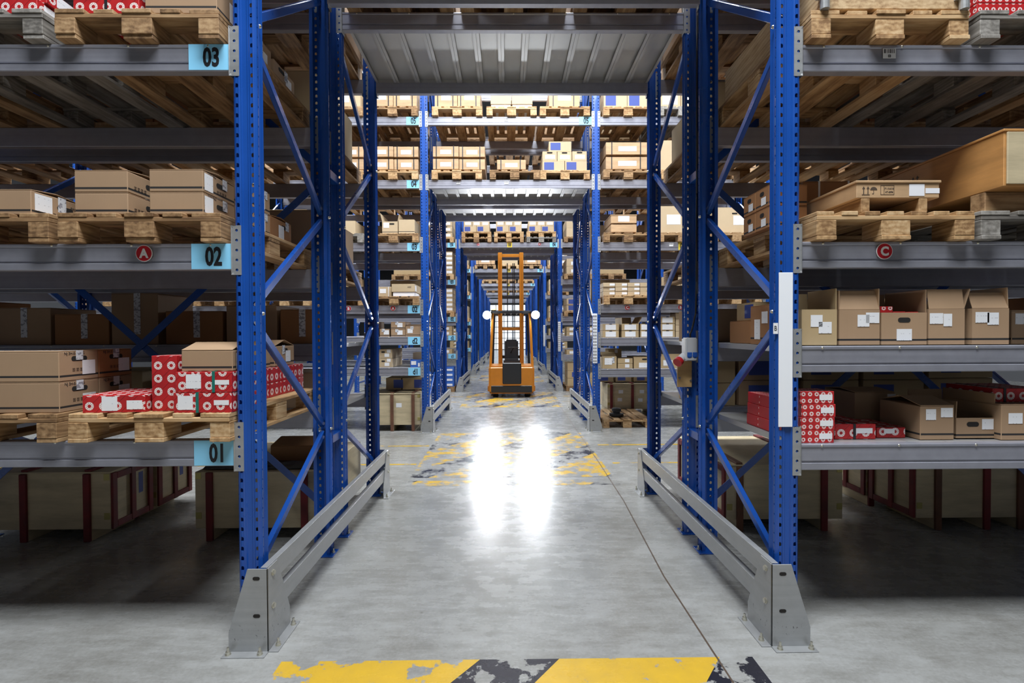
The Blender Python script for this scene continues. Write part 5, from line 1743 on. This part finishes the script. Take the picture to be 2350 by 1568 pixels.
# ------------------------------------------------------------------ the third rack
F3 = BLOCK_Y[2]
Y3 = F3 + 0.02
for i, (pa, pb) in enumerate(((-0.711, -0.488), (-0.181, 0.085), (0.329, 0.805))):
    nm = ('left', 'middle', 'right')[i]
    x = bay_x(0) + (i - 1) * 0.875
    z = LEVEL['04']
    pallet(x, F3 - 0.05, z, ('brown', 'brown', 'grey')[i], f'lower {nm} pallet of a double pallet above passage, third rack', parts=True)
    pallet(x, F3 - 0.03, z + PT, 'fresh', f'upper light {nm} pallet of a double pallet above passage, third rack', parts=True)
    load(x, Y3, z + 2 * PT, 0.70, 0.9, 0.165, 'blue', f'{nm} pallet above passage, third rack', R, 2, 1)
    load(x, Y3 + 0.02, z + 2 * PT + 0.166, 0.70, 0.9, 0.165, 'white', f'{nm} pallet above passage, third rack', R, 3, 1)
for b in (-1, 1):
    sd = 'left' if b < 0 else 'right'
    x0 = (XL - UW - 0.08 - 0.37) if b < 0 else (XR + UW + 0.08 + 0.37)
    for lev in ('02', '03', '04'):
        z = LEVEL[lev]
        pallet(x0, F3 - 0.05, z, 'fresh' if b < 0 else 'brown', f'pallet at level {lev} beside the passage, third rack {sd} bay', parts=False)
        if b < 0:
            load(x0, Y3, z + PT, 0.72, 0.9, 0.62, 'low' if lev != '04' else 'white', f'pallet level {lev}, third rack left bay', R, 2, 5 if lev != '04' else 4)
        else:
            load(x0, Y3, z + PT, 0.66, 0.9, {'02': .34, '03': .42, '04': .5}[lev], {'02': 'blue', '03': 'white', '04': 'pale'}[lev], f'pallet level {lev}, third rack right bay', R, 1, 2)
        if lev != '03':
            continue
        pallet(x0 + (-0.87 if b < 0 else 0.87), F3 - 0.05, z, 'brown', f'second pallet from passage at level {lev}, third rack {sd} bay', parts=False)
        load(x0 + (-0.87 if b < 0 else 0.87), Y3, z + PT, 0.72, 0.9, 0.5, 'tan', f'second pallet, level {lev}, third rack {sd} bay', R, 1, 1)
    for lev, z in (('d2', 1.53 if b < 0 else 1.50), ('d1', 1.035 if b < 0 else 0.995)):
        for i in range(2 if lev == 'd2' else 1):
            x = x0 + (0.14 - 0.42 * i) * (1 if b < 0 else -1)
            for j in range(2 if (lev == 'd2' or i) else 1):
                carton(f'{("lower", "upper")[j]} tan carton on {lev} shelf, third rack {sd} bay, {("first", "second", "third")[i]} from passage', x - 0.19, x + 0.19, z + 0.13 * j, z + 0.13 * j + 0.128, Y3 + 0.03, 0.5, 'tan', stripe=False, labels=(('F', 0.0, 0.06, 0.22, 0.07),))
# blue cartons on the floor of the third rack, left
pallet(XL - UW - 0.45, F3 + 0.0, 0.0, 'brown', 'floor pallet with small blue cartons, third rack left bay', parts=False)
for i in range(3):
    for j in range(5 if i == 1 else 4):
        z = PT + 0.135 * j
        carton(f'{("lowest", "second", "third", "fourth", "topmost")[j]} small blue carton with white label on floor pallet, {("left", "middle", "right")[i]} stack', XL - UW - 0.83 + 0.255 * i, XL - UW - 0.58 + 0.255 * i, z, z + 0.132, F3 + 0.02, 0.5, 'bluebox', stripe=False, labels=(('F', 0.0, 0.05, 0.17, 0.055),), group='small blue cartons on the floor pallet')
pallet(XR + UW + 0.50, F3 + 0.0, 0.0, 'brown', 'floor pallet with two cartons, third rack right bay', parts=False)
for j in range(3):
    carton(f'{("lowest", "middle", "topmost")[j]} carton with blue panel on floor pallet, third rack right bay', XR + UW + 0.14, XR + UW + 0.82, PT + 0.21 * j, PT + 0.21 * j + 0.208, F3 + 0.03, 0.7, 'tan', stripe=False, blue=(('F', -0.05, 0.1, 0.34, 0.13),) if j == 1 else (), labels=(('F', 0.0, 0.08, 0.3, 0.10),) if j == 0 else ())

# ------------------------------------------------------------------ racks beyond
for k in (3, 4, 5):
    f = BLOCK_Y[k]
    for i in range(3):
        x = bay_x(0) + (i - 1) * 0.875
        nm = ('left', 'middle', 'right')[i]
        pallet(x, f - 0.05, LEVEL['04'], ('fresh', 'brown')[(i + k) % 2], f'{nm} pallet above the passage, {BLOCK_NAME[k]}', parts=False)
        if k > 4:
            continue
        load(x, f, LEVEL['04'] + PT, 0.72, 0.9, 0.30, ('crate', 'pale', 'crate')[i] if k == 3 else 'kraft', f'{nm} pallet above passage, {BLOCK_NAME[k]}', R, 1, 1, parts=False)
    if k == 3:
        for b in (-1, 1):
            sd = 'left' if b < 0 else 'right'
            x0 = (XL - UW - 0.45) if b < 0 else (XR + UW + 0.45)
            for lev in ('d1', 'd2', '02', '03', '04'):
                z = BEAMS[(3, b, lev, 'A', False)].location.z
                if lev in ('02', '03', '04'):
                    pallet(x0, f - 0.05, z, 'fresh', f'pallet beside the passage at level {lev}, fourth rack {sd}', parts=False)
                    load(x0, f, z + PT, 0.7, 0.9, 0.45, 'pale', f'pallet level {lev}, fourth rack {sd}', R, 1, 2, parts=True)
                else:
                    load(x0, f, z + 0.002, 0.7, 0.6, 0.26, 'tan', f'{lev} beam, fourth rack {sd} bay', R, 2, 2, parts=True)
# barcode boards on the right uprights deeper down the passage
for k in (1, 2, 3):
    x = XR + UW / 2 - 0.025
    t = thing('rack_board', f'upright white board with rows of barcodes on {BLOCK_NAME[k]}, right upright', 'sign board', (x, BLOCK_Y[k] - 0.005, 1.49))
    MB().box(-0.036, 0.036, -0.004, 0, -0.40, 0.40).build('board', 'white_board', t, bevel=0.001)
    bl = cached('barcode_board_label', lambda: MB().box(-0.030, 0.030, -0.001, 0, -0.022, 0.010).mesh('barcode', make_barcode('board_barcode_print', 190)))
    for i in range(15):
        inst('barcode', bl, t, (0, -0.0042, -0.36 + 0.0515 * i))

# ------------------------------------------------------------------ the orange order picking truck in the aisle between second and third rack
TX, TY = 0.105, 12.6
tr = thing('order_picker_truck', 'orange narrow aisle truck with two bright headlamps and amber beacon, driving down the passage', 'forklift truck', (TX, TY, 0))
MB().box(-0.56, 0.56, 0.0, 1.15, 0.10, 0.78).box(-0.60, 0.60, 0.35, 1.9, 0.07, 0.30).build('chassis', 'truck', tr, bevel=0.05, seg=3)
MB().box(-0.50, 0.50, -0.012, 0.02, 0.13, 0.30).build('rear_bumper', 'black', tr, bevel=0.01)
MB().box(-0.22, 0.24, -0.03, 0.015, 0.34, 0.86).build('battery_cover', 'black', tr, bevel=0.02)
for s in (-1, 1):
    MB().cyl((s * 0.40 - 0.07, 0.30, 0.15), (s * 0.40 + 0.07, 0.30, 0.15), 0.15, 24).build('wheel', 'rubber', tr, bevel=0.01)
    MB().cyl((s * 0.50 - 0.06, 1.75, 0.13), (s * 0.50 + 0.06, 1.75, 0.13), 0.13, 24).build('wheel', 'rubber', tr, bevel=0.01)
mast = None
for s in (-1, 1):
    b = MB().box(s * 0.285 - 0.055, s * 0.285 + 0.055, 1.20, 1.36, 0.12, 3.74).box(s * 0.25 - 0.015, s * 0.25 + 0.015, 1.10, 1.20, 0.12, 3.6)
    b.build('mast', 'truck', tr, bevel=0.006)
for i, z in enumerate((0.95, 1.70, 2.55, 3.66)):
    MB().box(-0.23, 0.23, 1.22, 1.30, z - 0.04, z + 0.04).build('cross_member', 'truck' if i in (1, 3) else 'black', tr, bevel=0.006)
ch = MB()
for s in (-0.09, 0.06, 0.10):
    ch.cyl((s, 1.27, 0.4), (s, 1.27, 3.46), 0.012, 8)
ch.build('lift_chain', 'black', tr)
# operator's stand-on cab with overhead guard
MB().box(-0.55, 0.55, 1.40, 2.20, 0.30, 0.36).build('platform', 'black', tr, bevel=0.01)
MB().box(-0.17, 0.19, 0.95, 1.12, 0.80, 1.42).build('backrest', 'rubber', tr, bevel=0.04, seg=2)
MB().box(-0.20, 0.22, 0.55, 0.95, 0.78, 0.92).build('seat', 'rubber', tr, bevel=0.04, seg=2)
for s in (-1, 1):
    for y in (0.15, 1.75):
        MB().bar((s * 0.52, y, 0.74 if y < 1 else 0.3), (s * 0.46, y + 0.12, 2.10), 0.05, 0.05).build('guard_post', 'truck' if y < 1 else 'black', tr, bevel=0.005)
og = MB().box(-0.50, 0.50, 0.22, 0.30, 2.08, 2.14).box(-0.50, 0.50, 1.82, 1.90, 2.08, 2.14)
for i in range(7):
    x = -0.47 + i * 0.157
    og.box(x - 0.018, x + 0.018, 0.26, 1.86, 2.09, 2.13)
og.build('overhead_guard', 'black', tr, bevel=0.003)
for s in (-1, 1):
    h = MB().cyl((s * 0.60, 0.27, 2.035), (s * 0.60, 0.16, 2.035), 0.105, 24).bar((s * 0.60, 0.25, 2.05), (s * 0.46, 0.26, 2.11), 0.03, 0.03).build('headlamp', 'black', tr)
    MB().cyl((s * 0.60, 0.158, 2.035), (s * 0.60, 0.150, 2.035), 0.098, 24).build('lens', 'lamp_white', h)
b = MB().cyl((-0.44, 0.35, 2.14), (-0.44, 0.35, 2.17), 0.06, 18).build('beacon_base', 'black', tr)
MB().lathe([(0.05, 0.0), (0.052, 0.06), (0.045, 0.095), (0.0, 0.105)], 20, 0, (-0.44, 0.35, 2.17)).build('beacon', 'lamp_amber', b)
st = MB().cyl((-0.02, 1.02, 1.05), (0.06, 0.60, 1.22), 0.015, 10)
st.lathe([(0.13, -0.012), (0.145, 0.0), (0.13, 0.012), (0.115, 0.0), (0.13, -0.012)], 24, 0, (0.06, 0.60, 1.22))
st.build('steering_wheel', 'black', tr)
for s in (-1, 1):
    MB().box(s * 0.22 - 0.05, s * 0.22 + 0.05, 1.40, 2.45, 0.06, 0.10).build('fork', 'black', tr, bevel=0.005)

# one wording for the levels in all labels
WORDS = {'1': 'one', '2': 'two', '3': 'three', '4': 'four', '5': 'five', '6': 'six'}
import re
for o in SC.objects:
    if o.get('label') and o.parent is None:
        s_ = re.sub(r'level 0([1-6])', lambda m_: 'level ' + WORDS[m_.group(1)], o['label'])
        o['label'] = re.sub(r'\b0([1-6])(?= (pallet|beam|shelf|rear|sign))', lambda m_: 'level-' + WORDS[m_.group(1)] if m_.group(2) != 'sign' else '0' + m_.group(1) + ' (' + WORDS[m_.group(1)] + ')', s_)

bpy.context.view_layer.update()
